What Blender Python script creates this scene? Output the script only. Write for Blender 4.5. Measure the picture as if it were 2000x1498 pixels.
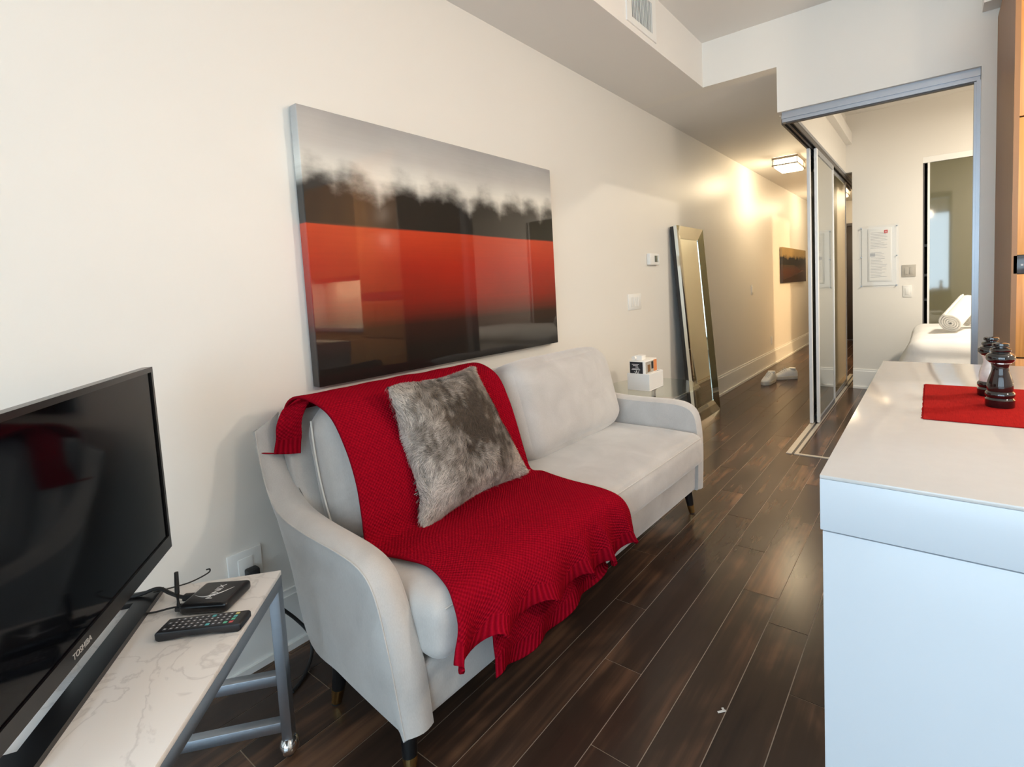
import bpy, bmesh, math, random
from mathutils import Vector, Matrix, noise
random.seed(7)
PI = math.pi
S = bpy.context.scene
COL = S.collection
for o in list(bpy.data.objects):
    bpy.data.objects.remove(o)

# ---------------------------------------------------------------- camera
F, PX, PY = 988.9, 1116.4, 637.2
yaw, pitch, roll = .621147, .0746611, -.0475821
cy_, sy_, cp_, sp_ = math.cos(yaw), math.sin(yaw), math.cos(pitch), math.sin(pitch)
fwd = Vector((-sy_ * cp_, cy_ * cp_, -sp_)); rt = Vector((cy_, sy_, 0)); up = rt.cross(fwd)
cr_, sr_ = math.cos(roll), math.sin(roll)
r2 = cr_ * rt + sr_ * up; u2 = -sr_ * rt + cr_ * up
cam = bpy.data.cameras.new('camera'); co = bpy.data.objects.new('camera', cam); COL.objects.link(co)
M = Matrix.Identity(4)
for i in range(3):
    M[i][0] = r2[i]; M[i][1] = u2[i]; M[i][2] = -fwd[i]
M[0][3], M[1][3], M[2][3] = 1.826, 0.0, 1.2
co.matrix_world = M
cam.sensor_fit = 'HORIZONTAL'; cam.sensor_width = 36; cam.lens = F / 2000 * 36
cam.shift_x = -(PX - 1000) / 2000; cam.shift_y = -(749 - PY) / 2000
cam.clip_start = .02
S.camera = co

# ---------------------------------------------------------------- world, daylight, exposure
W = bpy.data.worlds.new('world'); S.world = W; W.use_nodes = True
W.node_tree.nodes['Background'].inputs[0].default_value = (.80, .90, 1.0, 1)
W.node_tree.nodes['Background'].inputs[1].default_value = 2.0


def area_light(name, loc, rot, sx, sy, power, color):
    l = bpy.data.lights.new(name, 'AREA'); l.shape = 'RECTANGLE'; l.size = sx; l.size_y = sy
    l.energy = power; l.color = color
    o = bpy.data.objects.new(name, l); COL.objects.link(o); o.location = loc; o.rotation_euler = rot
    return o


# overcast sky seen through the window wall behind the photographer
area_light('window_daylight', (2.2, -2.62, 1.42), (-PI / 2, 0, PI), 4.1, 2.3, 120, (.60, .80, 1.0))
vs = S.view_settings
vs.view_transform = 'Standard'; vs.look = 'None'; vs.exposure = 0.16; vs.gamma = 1.0; vs.use_curve_mapping = False

# ---------------------------------------------------------------- materials
MATS = {}


def nmat(name):
    m = bpy.data.materials.new(name); m.use_nodes = True
    nt = m.node_tree; b = nt.nodes['Principled BSDF']
    MATS[name] = m
    return m, nt, b


def mat(name, col, rough=.5, metal=0., spec=.5, var=.06, vscale=8., bump=0., bscale=60., coat=0., emit=None, sheen=0., stretch=None, ior=None, coat_rough=.03):
    """plain procedural material: base colour gently varied by noise, optional noise bump"""
    m, nt, b = nmat(name)
    N = nt.nodes.new; L = nt.links.new
    tc = N('ShaderNodeTexCoord'); mp = N('ShaderNodeMapping'); L(tc.outputs['Object'], mp.inputs[0])
    if stretch: mp.inputs['Scale'].default_value = stretch
    nz = N('ShaderNodeTexNoise'); nz.inputs['Scale'].default_value = vscale; nz.inputs['Detail'].default_value = 5
    L(mp.outputs[0], nz.inputs['Vector'])
    mx = N('ShaderNodeMix'); mx.data_type = 'RGBA'
    mx.inputs[6].default_value = tuple(min(1, c * (1 - var)) for c in col) + (1,)
    mx.inputs[7].default_value = tuple(min(1, c * (1 + var)) for c in col) + (1,)
    L(nz.outputs['Fac'], mx.inputs[0]); L(mx.outputs[2], b.inputs['Base Color'])
    b.inputs['Roughness'].default_value = rough; b.inputs['Metallic'].default_value = metal
    b.inputs['Specular IOR Level'].default_value = spec
    if ior: b.inputs['IOR'].default_value = ior
    if coat: b.inputs['Coat Weight'].default_value = coat; b.inputs['Coat Roughness'].default_value = coat_rough
    if sheen: b.inputs['Sheen Weight'].default_value = sheen; b.inputs['Sheen Roughness'].default_value = .5
    if bump:
        n2 = N('ShaderNodeTexNoise'); n2.inputs['Scale'].default_value = bscale; n2.inputs['Detail'].default_value = 4
        L(mp.outputs[0], n2.inputs['Vector'])
        bp = N('ShaderNodeBump'); bp.inputs['Strength'].default_value = bump; bp.inputs['Distance'].default_value = .004
        L(n2.outputs['Fac'], bp.inputs['Height']); L(bp.outputs[0], b.inputs['Normal'])
    if emit:
        b.inputs['Emission Color'].default_value = tuple(emit[:3]) + (1,); b.inputs['Emission Strength'].default_value = emit[3]
    return m


mat('wall', (.80, .765, .71), .41, spec=.5, var=.012, vscale=3, bump=.03, bscale=220)
mat('ceiling', (.80, .77, .73), .75, var=.012, vscale=3)
mat('soffit_paint', (.80, .77, .73), .6, var=.012, vscale=3)
mat('trim', (.88, .87, .84), .35, var=.015)
mat('grout', (.40, .31, .23), .8, var=.2, vscale=30)
mat('alu', (.40, .42, .46), .36, metal=.8, var=.04, vscale=20)
mat('alu_white', (.86, .87, .89), .4, metal=.0, var=.02)
mat('alu_dark', (.10, .09, .085), .45, metal=.4, var=.1)
mat('threshold', (.55, .50, .43), .4, metal=.3, var=.06)
mat('olive_glass', (.125, .118, .066), .06, spec=.8, var=.03, coat=1.0, ior=1.6)
mat('panel_glass', (.165, .152, .085), .05, spec=.6, var=.03, coat=1.0, ior=1.5)
mat('door_dark', (.030, .018, .011), .4, var=.3, vscale=6, stretch=(8, 8, .6))
mat('dark_interior', (.05, .045, .04), .8, var=.3)
mat('white_plastic', (.82, .81, .78), .35, var=.02)
mat('grey_plastic', (.45, .42, .37), .4, var=.03)
mat('lcd', (.16, .17, .14), .2, var=.05)
mat('black_plastic', (.008, .008, .009), .28, var=.2)
mat('black_satin', (.010, .010, .012), .42, var=.2, bump=.05, bscale=400)
mat('screen', (.002, .0025, .004), .08, spec=.14, var=.2)
mat('silver_print', (.55, .55, .55), .4, var=.05)
mat('white_print', (.85, .85, .85), .5, var=.02)
mat('chrome', (.75, .75, .74), .12, metal=1., var=.03)
mat('steel', (.36, .40, .45), .34, metal=.9, var=.06, vscale=6, stretch=(1, 1, 12))
mat('rubber', (.015, .015, .016), .6, var=.2)
mat('brass', (.62, .43, .17), .25, metal=1., var=.06)
mat('leg_black', (.008, .008, .009), .3, var=.2)
mat('mirror', (.70, .73, .66), .015, metal=1., var=.005)
mat('mirror_bevel', (.70, .72, .67), .03, metal=1., var=.01)
mat('white_ceramic', (.86, .85, .83), .25, var=.015)
mat('white_card', (.86, .83, .78), .6, var=.02)
mat('side_table', (.62, .55, .45), .12, spec=.6, var=.03)
mat('quartz', (.58, .55, .525), .13, spec=.5, var=.035, vscale=40)
mat('island_white', (.58, .61, .65), .28, var=.012)
mat('mill_black', (.006, .005, .005), .10, spec=.6, var=.2, coat=.6)
mat('mill_pepper', (.020, .010, .008), .12, var=.4, vscale=180, coat=.3, spec=.4)
mat('mill_salt', (.70, .64, .60), .12, var=.15, vscale=160, coat=1.0, spec=.6)
mat('linen_white', (.84, .82, .79), .85, var=.03, bump=.15, bscale=90, sheen=.2)
mat('towel', (.85, .82, .76), .95, var=.04, bump=.6, bscale=420, sheen=.3)
mat('canvas_shoe', (.92, .90, .87), .8, var=.04, bump=.2, bscale=300)
mat('shoe_sole', (.74, .68, .58), .6, var=.05)
mat('red_logo', (.62, .06, .03), .5, var=.05)
mat('grey_print', (.45, .45, .46), .6, var=.05)
mat('black_card', (.018, .020, .026), .45, var=.15)
mat('orange_card', (.78, .27, .09), .5, var=.08)
mat('dark_wood_side', (.25, .122, .046), .45, var=.12, vscale=5, stretch=(6, 6, .5))
mat('black_glass', (.05, .052, .06), .15, var=.1)
mat('gap_dark', (.02, .014, .01), .7, var=.2)
mat('curtain', (.85, .85, .84), .85, var=.03)
mat('backsplash', (.78, .70, .55), .2, var=.04)
mat('teal_key', (.10, .45, .48), .5, var=.05)
mat('green_key', (.12, .52, .34), .5, var=.05)
mat('red_key', (.62, .10, .10), .5, var=.05)
mat('yellow_key', (.66, .58, .22), .5, var=.05)
mat('key', (.10, .10, .11), .5, var=.1)
mat('key_print', (.6, .6, .62), .5, var=.05)
mat('lamp_glow', (1, .9, .75), .5, emit=(1.0, .80, .52, 9), var=.0)
mat('pot_glow', (1, .9, .75), .5, emit=(1.0, .82, .60, 8), var=.0)
mat('strip_glow', (1, .9, .75), .5, emit=(1.0, .82, .56, 170), var=.0)
mat('lamp_metal', (.34, .29, .23), .35, metal=.7, var=.05)


def wood_floor():
    m, nt, b = nmat('plank_wood'); N = nt.nodes.new; L = nt.links.new
    ge = N('ShaderNodeNewGeometry'); oi = N('ShaderNodeObjectInfo')
    ml = N('ShaderNodeMath'); ml.operation = 'MULTIPLY'; ml.inputs[1].default_value = 9; L(oi.outputs['Random'], ml.inputs[0])
    cb = N('ShaderNodeCombineXYZ'); L(ml.outputs[0], cb.inputs[0]); L(ml.outputs[0], cb.inputs[1]); L(ml.outputs[0], cb.inputs[2])
    ad = N('ShaderNodeVectorMath'); L(ge.outputs['Position'], ad.inputs[0]); L(cb.outputs[0], ad.inputs[1])
    mp = N('ShaderNodeMapping'); mp.inputs['Scale'].default_value = (34, 1.6, 34); L(ad.outputs[0], mp.inputs[0])
    n1 = N('ShaderNodeTexNoise'); n1.inputs['Scale'].default_value = 1.; n1.inputs['Detail'].default_value = 4; n1.inputs['Roughness'].default_value = .5
    n1.inputs['Distortion'].default_value = .15
    L(mp.outputs[0], n1.inputs['Vector'])
    mp2 = N('ShaderNodeMapping'); mp2.inputs['Scale'].default_value = (6, 2.4, 6); L(ad.outputs[0], mp2.inputs[0])
    n2 = N('ShaderNodeTexNoise'); n2.inputs['Scale'].default_value = 1.; n2.inputs['Detail'].default_value = 3; n2.inputs['Distortion'].default_value = .5
    L(mp2.outputs[0], n2.inputs['Vector'])
    r1 = N('ShaderNodeValToRGB'); e = r1.color_ramp.elements
    r1.color_ramp.interpolation = 'EASE'; e[0].position = .12; e[0].color = (.010, .0068, .0058, 1); e[1].position = .80; e[1].color = (.24, .120, .066, 1)
    k = r1.color_ramp.elements.new(.46); k.color = (.046, .0275, .0195, 1)
    mx = N('ShaderNodeMath'); mx.operation = 'MULTIPLY_ADD'; mx.inputs[1].default_value = .40
    L(n1.outputs['Fac'], mx.inputs[0])
    m3 = N('ShaderNodeMath'); m3.operation = 'MULTIPLY'; m3.inputs[1].default_value = .60; L(n2.outputs['Fac'], m3.inputs[0]); L(m3.outputs[0], mx.inputs[2])
    m4 = N('ShaderNodeMath'); m4.operation = 'MULTIPLY_ADD'; m4.inputs[1].default_value = .10; L(oi.outputs['Random'], m4.inputs[0])
    m5 = N('ShaderNodeMath'); m5.operation = 'SUBTRACT'; m5.inputs[1].default_value = .05; L(mx.outputs[0], m5.inputs[0]); L(m5.outputs[0], m4.inputs[2])
    b.inputs['Specular IOR Level'].default_value = .38
    L(m4.outputs[0], r1.inputs[0]); L(r1.outputs[0], b.inputs['Base Color'])
    b.inputs['Roughness'].default_value = .24
    bp = N('ShaderNodeBump'); bp.inputs['Strength'].default_value = .05; bp.inputs['Distance'].default_value = .001; L(n1.outputs['Fac'], bp.inputs['Height']); L(bp.outputs[0], b.inputs['Normal'])


wood_floor()


def wood_front():
    m, nt, b = nmat('oak_front'); N = nt.nodes.new; L = nt.links.new
    ge = N('ShaderNodeNewGeometry'); mp = N('ShaderNodeMapping'); mp.inputs['Scale'].default_value = (45, 45, 2.2); L(ge.outputs['Position'], mp.inputs[0])
    n1 = N('ShaderNodeTexNoise'); n1.inputs['Scale'].default_value = 1; n1.inputs['Detail'].default_value = 6; n1.inputs['Distortion'].default_value = .4; L(mp.outputs[0], n1.inputs['Vector'])
    r = N('ShaderNodeValToRGB'); e = r.color_ramp.elements
    e[0].position = .3; e[0].color = (.52, .21, .05, 1); e[1].position = .7; e[1].color = (.80, .40, .13, 1)
    L(n1.outputs['Fac'], r.inputs[0]); L(r.outputs[0], b.inputs['Base Color']); b.inputs['Roughness'].default_value = .38


wood_front()


def marble():
    m, nt, b = nmat('marble'); N = nt.nodes.new; L = nt.links.new
    ge = N('ShaderNodeNewGeometry')
    n1 = N('ShaderNodeTexNoise'); n1.inputs['Scale'].default_value = 5; n1.inputs['Detail'].default_value = 8; n1.inputs['Distortion'].default_value = 1.6
    L(ge.outputs['Position'], n1.inputs['Vector'])
    s = N('ShaderNodeMath'); s.operation = 'SUBTRACT'; s.inputs[1].default_value = .5; L(n1.outputs['Fac'], s.inputs[0])
    a = N('ShaderNodeMath'); a.operation = 'ABSOLUTE'; L(s.outputs[0], a.inputs[0])
    r = N('ShaderNodeValToRGB'); e = r.color_ramp.elements
    e[0].position = 0; e[0].color = (.68, .665, .655, 1); e[1].position = .022; e[1].color = (.83, .815, .80, 1)
    L(a.outputs[0], r.inputs[0]); L(r.outputs[0], b.inputs['Base Color']); b.inputs['Roughness'].default_value = .32


marble()


def fabric():
    m, nt, b = nmat('sofa_fabric'); N = nt.nodes.new; L = nt.links.new
    ge = N('ShaderNodeNewGeometry')
    n1 = N('ShaderNodeTexNoise'); n1.inputs['Scale'].default_value = 7; n1.inputs['Detail'].default_value = 5; n1.inputs['Distortion'].default_value = .8; L(ge.outputs['Position'], n1.inputs['Vector'])
    mp = N('ShaderNodeMapping'); mp.inputs['Scale'].default_value = (500, 500, 120); L(ge.outputs['Position'], mp.inputs[0])
    n2 = N('ShaderNodeTexNoise'); n2.inputs['Scale'].default_value = 1; n2.inputs['Detail'].default_value = 3; L(mp.outputs[0], n2.inputs['Vector'])
    r = N('ShaderNodeValToRGB'); e = r.color_ramp.elements
    e[0].position = .2; e[0].color = (.41, .395, .38, 1); e[1].position = .8; e[1].color = (.61, .59, .57, 1)
    mx = N('ShaderNodeMath'); mx.operation = 'MULTIPLY_ADD'; mx.inputs[1].default_value = .35; L(n2.outputs['Fac'], mx.inputs[0])
    m3 = N('ShaderNodeMath'); m3.operation = 'MULTIPLY'; m3.inputs[1].default_value = .65; L(n1.outputs['Fac'], m3.inputs[0]); L(m3.outputs[0], mx.inputs[2])
    L(mx.outputs[0], r.inputs[0]); L(r.outputs[0], b.inputs['Base Color'])
    b.inputs['Roughness'].default_value = .85; b.inputs['Sheen Weight'].default_value = .55; b.inputs['Sheen Roughness'].default_value = .45
    b.inputs['Specular IOR Level'].default_value = .2
    bp = N('ShaderNodeBump'); bp.inputs['Strength'].default_value = .18; bp.inputs['Distance'].default_value = .0015; L(n2.outputs['Fac'], bp.inputs['Height']); L(bp.outputs[0], b.inputs['Normal'])


fabric()
mat('piping', (.66, .64, .60), .8, var=.04)


def knit():
    m, nt, b = nmat('red_knit'); N = nt.nodes.new; L = nt.links.new
    uv = N('ShaderNodeUVMap'); uv.uv_map = 'UVMap'
    sx = N('ShaderNodeSeparateXYZ'); L(uv.outputs[0], sx.inputs[0])

    def wave(axis, freq):
        k = N('ShaderNodeMath'); k.operation = 'MULTIPLY'; k.inputs[1].default_value = freq; L(sx.outputs[axis], k.inputs[0])
        s_ = N('ShaderNodeMath'); s_.operation = 'SINE'; L(k.outputs[0], s_.inputs[0]); return s_
    a = wave(0, 2 * PI / .0125); c = wave(1, 2 * PI / .0125)
    mu = N('ShaderNodeMath'); mu.operation = 'MULTIPLY'; L(a.outputs[0], mu.inputs[0]); L(c.outputs[0], mu.inputs[1])
    # ribbed borders: v close to the ends
    rib = N('ShaderNodeAttribute'); rib.attribute_name = 'rib'
    mx = N('ShaderNodeMix'); L(rib.outputs['Fac'], mx.inputs[0]); L(mu.outputs[0], mx.inputs[2]); L(a.outputs[0], mx.inputs[3])
    nz = N('ShaderNodeTexNoise'); nz.inputs['Scale'].default_value = 260; L(uv.outputs[0], nz.inputs['Vector'])
    ad = N('ShaderNodeMath'); ad.operation = 'MULTIPLY_ADD'; ad.inputs[1].default_value = 1.1; L(nz.outputs['Fac'], ad.inputs[0]); L(mx.outputs[0], ad.inputs[2])
    bp = N('ShaderNodeBump'); bp.inputs['Strength'].default_value = .6; bp.inputs['Distance'].default_value = .0035; L(ad.outputs[0], bp.inputs['Height']); L(bp.outputs[0], b.inputs['Normal'])
    mr = N('ShaderNodeMapRange'); mr.inputs[1].default_value = -1; mr.inputs[2].default_value = 2; L(ad.outputs[0], mr.inputs[0])
    r = N('ShaderNodeValToRGB'); e = r.color_ramp.elements
    e[0].color = (.18, .0012, .007, 1); e[1].color = (.40, .005, .019, 1); L(mr.outputs[0], r.inputs[0]); L(r.outputs[0], b.inputs['Base Color'])
    b.inputs['Roughness'].default_value = 1.; b.inputs['Specular IOR Level'].default_value = .02


knit()


def weave_red():
    m, nt, b = nmat('placemat_weave'); N = nt.nodes.new; L = nt.links.new
    ge = N('ShaderNodeNewGeometry')
    n1 = N('ShaderNodeTexNoise'); n1.inputs['Scale'].default_value = 1; n1.inputs['Detail'].default_value = 4
    mp = N('ShaderNodeMapping'); mp.inputs['Scale'].default_value = (30, 600, 10); L(ge.outputs['Position'], mp.inputs[0]); L(mp.outputs[0], n1.inputs['Vector'])
    n2 = N('ShaderNodeTexNoise'); n2.inputs['Scale'].default_value = 1
    mp2 = N('ShaderNodeMapping'); mp2.inputs['Scale'].default_value = (600, 30, 10); L(ge.outputs['Position'], mp2.inputs[0]); L(mp2.outputs[0], n2.inputs['Vector'])
    ad = N('ShaderNodeMath'); ad.operation = 'ADD'; L(n1.outputs['Fac'], ad.inputs[0]); L(n2.outputs['Fac'], ad.inputs[1])
    mr = N('ShaderNodeMapRange'); mr.inputs[1].default_value = .6; mr.inputs[2].default_value = 1.4; L(ad.outputs[0], mr.inputs[0])
    r = N('ShaderNodeValToRGB'); e = r.color_ramp.elements
    e[0].color = (.24, .006, .006, 1); e[1].color = (.42, .014, .012, 1); L(mr.outputs[0], r.inputs[0]); L(r.outputs[0], b.inputs['Base Color'])
    b.inputs['Roughness'].default_value = .9; b.inputs['Specular IOR Level'].default_value = .05
    bp = N('ShaderNodeBump'); bp.inputs['Strength'].default_value = .3; bp.inputs['Distance'].default_value = .001; L(ad.outputs[0], bp.inputs['Height']); L(bp.outputs[0], b.inputs['Normal'])


weave_red()


def art(name, ramp, tree_lo, tree_hi, freq, treecol, gloss=.025):
    """abstract landscape: sky, soft dark tree line, colour field. Object space: y 0..1 along, z 0..1 up"""
    m, nt, b = nmat(name); N = nt.nodes.new; L = nt.links.new
    uv = N('ShaderNodeUVMap'); uv.uv_map = 'UVMap'
    sx = N('ShaderNodeSeparateXYZ'); L(uv.outputs[0], sx.inputs[0])
    mp = N('ShaderNodeMapping'); mp.inputs['Scale'].default_value = (3, 90, 1); L(uv.outputs[0], mp.inputs[0])
    n1 = N('ShaderNodeTexNoise'); n1.inputs['Scale'].default_value = 1; n1.inputs['Detail'].default_value = 5; L(mp.outputs[0], n1.inputs['Vector'])
    k = N('ShaderNodeMath'); k.operation = 'MULTIPLY_ADD'; k.inputs[1].default_value = .014; L(n1.outputs['Fac'], k.inputs[0]); L(sx.outputs[1], k.inputs[2])
    r = N('ShaderNodeValToRGB'); cr = r.color_ramp
    cr.elements[0].position = ramp[0][0]; cr.elements[0].color = ramp[0][1] + (1,)
    cr.elements[1].position = ramp[-1][0]; cr.elements[1].color = ramp[-1][1] + (1,)
    for p, c in ramp[1:-1]:
        q = cr.elements.new(p); q.color = c + (1,)
    L(k.outputs[0], r.inputs[0])
    # clouds in the sky
    n3 = N('ShaderNodeTexNoise'); n3.inputs['Scale'].default_value = 4; n3.inputs['Detail'].default_value = 4; L(uv.outputs[0], n3.inputs['Vector'])
    # crowns: round humps along u with fuzzy edges
    mpv = N('ShaderNodeMapping'); mpv.inputs['Scale'].default_value = (freq, .001, 1); L(uv.outputs[0], mpv.inputs[0])
    vo = N('ShaderNodeTexVoronoi'); vo.voronoi_dimensions = '1D'; vo.inputs['Scale'].default_value = freq; vo.inputs['Randomness'].default_value = .55
    L(sx.outputs[0], vo.inputs['W'])
    sq = N('ShaderNodeMath'); sq.operation = 'POWER'; sq.inputs[1].default_value = 2.0; L(vo.outputs['Distance'], sq.inputs[0])
    n2 = N('ShaderNodeTexNoise'); n2.inputs['Scale'].default_value = 11; n2.inputs['Detail'].default_value = 5; L(uv.outputs[0], n2.inputs['Vector'])
    hgt = N('ShaderNodeMath'); hgt.operation = 'MULTIPLY_ADD'; hgt.inputs[1].default_value = -.17; hgt.inputs[2].default_value = tree_hi; L(sq.outputs[0], hgt.inputs[0])
    h2 = N('ShaderNodeMath'); h2.operation = 'MULTIPLY_ADD'; h2.inputs[1].default_value = .17; L(n2.outputs['Fac'], h2.inputs[0]); L(hgt.outputs[0], h2.inputs[2])
    df = N('ShaderNodeMath'); df.operation = 'SUBTRACT'; L(h2.outputs[0], df.inputs[0]); L(sx.outputs[1], df.inputs[1])
    sm = N('ShaderNodeMapRange'); sm.interpolation_type = 'SMOOTHSTEP'; sm.inputs[1].default_value = 0; sm.inputs[2].default_value = .13; L(df.outputs[0], sm.inputs[0])
    ab = N('ShaderNodeMapRange'); ab.inputs[1].default_value = tree_lo - .004; ab.inputs[2].default_value = tree_lo + .004; L(k.outputs[0], ab.inputs[0])
    mu = N('ShaderNodeMath'); mu.operation = 'MULTIPLY'; L(sm.outputs[0], mu.inputs[0]); L(ab.outputs[0], mu.inputs[1])
    mx = N('ShaderNodeMix'); mx.data_type = 'RGBA'; L(mu.outputs[0], mx.inputs[0]); L(r.outputs[0], mx.inputs[6]); mx.inputs[7].default_value = treecol + (1,)
    cm = N('ShaderNodeMix'); cm.data_type = 'RGBA'; cm.blend_type = 'MULTIPLY'; cm.inputs[0].default_value = .35
    L(mx.outputs[2], cm.inputs[6]); L(n3.outputs['Fac'], cm.inputs[7])
    mm = N('ShaderNodeMix'); mm.data_type = 'RGBA'; mm.blend_type = 'MULTIPLY'; mm.inputs[0].default_value = .12; L(cm.outputs[2], mm.inputs[6]); L(n1.outputs['Fac'], mm.inputs[7])
    L(mm.outputs[2], b.inputs['Base Color'])
    b.inputs['Roughness'].default_value = .5; b.inputs['Coat Weight'].default_value = .9; b.inputs['Specular IOR Level'].default_value = .2; b.inputs['Coat Roughness'].default_value = gloss
    b.inputs['Coat IOR'].default_value = 1.5


art('art_red', [(0, (.003, .0025, .0025)), (.10, (.005, .003, .003)), (.20, (.03, .005, .003)), (.30, (.28, .010, .003)), (.45, (.48, .018, .004)), (.595, (.66, .055, .012)),
                (.602, (.02, .018, .016)), (.64, (.85, .80, .72)), (.80, (1.0, .97, .88)), (.89, (.66, .64, .605)), (1, (.46, .45, .44))], .60, .765, 8.5, (.014, .012, .010))
art('art_small', [(0, (.03, .014, .006)), (.35, (.09, .025, .008)), (.52, (.05, .03, .012)), (.56, (.40, .25, .08)), (1, (.50, .34, .13))], .52, .74, 9, (.012, .010, .006), .2)


def thin_glass(name, tint, refl):
    m = bpy.data.materials.new(name); m.use_nodes = True; nt = m.node_tree; MATS[name] = m
    for n in list(nt.nodes): nt.nodes.remove(n)
    N = nt.nodes.new; L = nt.links.new
    o = N('ShaderNodeOutputMaterial'); t = N('ShaderNodeBsdfTransparent'); g = N('ShaderNodeBsdfGlossy'); mx = N('ShaderNodeMixShader'); lw = N('ShaderNodeLayerWeight')
    t.inputs[0].default_value = tint + (1,); g.inputs['Roughness'].default_value = .02
    lw.inputs[0].default_value = refl
    ge = N('ShaderNodeNewGeometry'); inv = N('ShaderNodeMath'); inv.operation = 'SUBTRACT'; inv.inputs[0].default_value = 1; L(ge.outputs['Backfacing'], inv.inputs[1])
    fm = N('ShaderNodeMath'); fm.operation = 'MULTIPLY'; L(lw.outputs['Fresnel'], fm.inputs[0]); L(inv.outputs[0], fm.inputs[1]); L(fm.outputs[0], mx.inputs[0]); L(t.outputs[0], mx.inputs[1]); L(g.outputs[0], mx.inputs[2]); L(mx.outputs[0], o.inputs[0])


thin_glass('window_glass', (.95, .97, .96), .25)
thin_glass('table_glass', (.93, .96, .94), .28)
thin_glass('acrylic', (.97, .97, .97), .22)


def fur_mat():
    m, nt, b = nmat('fur'); N = nt.nodes.new; L = nt.links.new
    a = N('ShaderNodeAttribute'); a.attribute_name = 'Col'; L(a.outputs['Color'], b.inputs['Base Color'])
    b.inputs['Roughness'].default_value = .7; b.inputs['Specular IOR Level'].default_value = .25
    b.inputs['Sheen Weight'].default_value = .2


fur_mat()
mat('pillow_base', (.10, .085, .075), .95, var=.3, vscale=20)

# ---------------------------------------------------------------- helpers


def link(name, me, m, parent=None, smooth=None):
    if m is not None and not me.materials:
        me.materials.append(MATS[m])
    if smooth is not None:
        for p in me.polygons: p.use_smooth = True
        me.set_sharp_from_angle(angle=math.radians(smooth))
    o = bpy.data.objects.new(name, me); COL.objects.link(o)
    if parent: o.parent = parent
    return o


def tag(o, label=None, cat=None, group=None, kind=None):
    if label: o['label'] = label
    if cat: o['category'] = cat
    if group: o['group'] = group
    if kind: o['kind'] = kind
    return o


def empty(name, loc=(0, 0, 0), rz=0, label=None, cat=None, group=None, kind=None):
    o = bpy.data.objects.new(name, None); COL.objects.link(o); o.location = loc; o.rotation_euler = (0, 0, rz)
    o.empty_display_size = .05
    return tag(o, label, cat, group, kind)


def bm_mesh(bm, name='m'):
    bmesh.ops.recalc_face_normals(bm, faces=bm.faces)
    me = bpy.data.meshes.new(name); bm.to_mesh(me); bm.free(); return me


def bm_box(bm, x0, x1, y0, y1, z0, z1):
    vs_ = [bm.verts.new(p) for p in ((x0, y0, z0), (x1, y0, z0), (x1, y1, z0), (x0, y1, z0), (x0, y0, z1), (x1, y0, z1), (x1, y1, z1), (x0, y1, z1))]
    for f in ((3, 2, 1, 0), (4, 5, 6, 7), (0, 1, 5, 4), (1, 2, 6, 5), (2, 3, 7, 6), (3, 0, 4, 7)):
        bm.faces.new([vs_[i] for i in f])


def box(name, x0, x1, y0, y1, z0, z1, m, parent=None, bev=0., seg=2):
    bm = bmesh.new(); bm_box(bm, x0, x1, y0, y1, z0, z1)
    if bev:
        bmesh.ops.bevel(bm, geom=bm.edges[:], offset=bev, segments=seg, profile=.5, affect='EDGES')
    return link(name, bm_mesh(bm, name), m, parent, 40 if bev else None)


def boxes(name, lst, m, parent=None):
    bm = bmesh.new()
    for b in lst: bm_box(bm, *b)
    return link(name, bm_mesh(bm, name), m, parent)


def struct(o): o['kind'] = 'structure'; return o


def spline(pts, n):
    """Catmull-Rom through pts, n samples"""
    P = [Vector(p) for p in pts]; k = len(P) - 1; out = []
    for i in range(n):
        t = i / (n - 1) * k; j = min(int(t), k - 1); f = t - j
        p0 = P[max(j - 1, 0)]; p1 = P[j]; p2 = P[j + 1]; p3 = P[min(j + 2, k)]
        out.append(.5 * ((2 * p1) + (p2 - p0) * f + (2 * p0 - 5 * p1 + 4 * p2 - p3) * f * f + (3 * p1 - p0 - 3 * p2 + p3) * f ** 3))
    return out


def tube(name, pts, r, m, parent=None, n=40, seg=8, closed=False, raw=False):
    P = [Vector(p) for p in pts] if raw else spline(pts, n)
    bm = bmesh.new(); rings = []; up_ = Vector((0, 0, 1))
    for i, p in enumerate(P):
        a = P[i - 1] if (i > 0 or closed) else P[i]; b_ = P[(i + 1) % len(P)] if (i < len(P) - 1 or closed) else P[i]
        d = (b_ - a).normalized()
        if d.length == 0: d = Vector((1, 0, 0))
        s = d.cross(up_)
        if s.length < 1e-3: s = d.cross(Vector((1, 0, 0)))
        s.normalize(); t = s.cross(d)
        rr = r[i] if isinstance(r, (list, tuple)) else r
        rings.append([bm.verts.new(p + rr * (math.cos(2 * PI * k / seg) * s + math.sin(2 * PI * k / seg) * t)) for k in range(seg)])
    m_ = len(rings)
    for i in range(m_ if closed else m_ - 1):
        A = rings[i]; B = rings[(i + 1) % m_]
        for k in range(seg): bm.faces.new((A[k], A[(k + 1) % seg], B[(k + 1) % seg], B[k]))
    if not closed:
        bm.faces.new(rings[0]); bm.faces.new(rings[-1][::-1])
    return link(name, bm_mesh(bm, name), m, parent, 60)


def lathe(name, prof, m, parent=None, seg=28, loc=(0, 0, 0), mtx=None):
    bm = bmesh.new(); rings = []
    for r, z in prof:
        rings.append([bm.verts.new((max(r, 1e-4) * math.cos(2 * PI * k / seg), max(r, 1e-4) * math.sin(2 * PI * k / seg), z)) for k in range(seg)])
    for A, B in zip(rings, rings[1:]):
        for k in range(seg): bm.faces.new((A[k], A[(k + 1) % seg], B[(k + 1) % seg], B[k]))
    bm.faces.new(rings[0][::-1]); bm.faces.new(rings[-1])
    if mtx: bm.transform(mtx)
    bmesh.ops.translate(bm, verts=bm.verts, vec=loc)
    return link(name, bm_mesh(bm, name), m, parent, 38)


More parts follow.
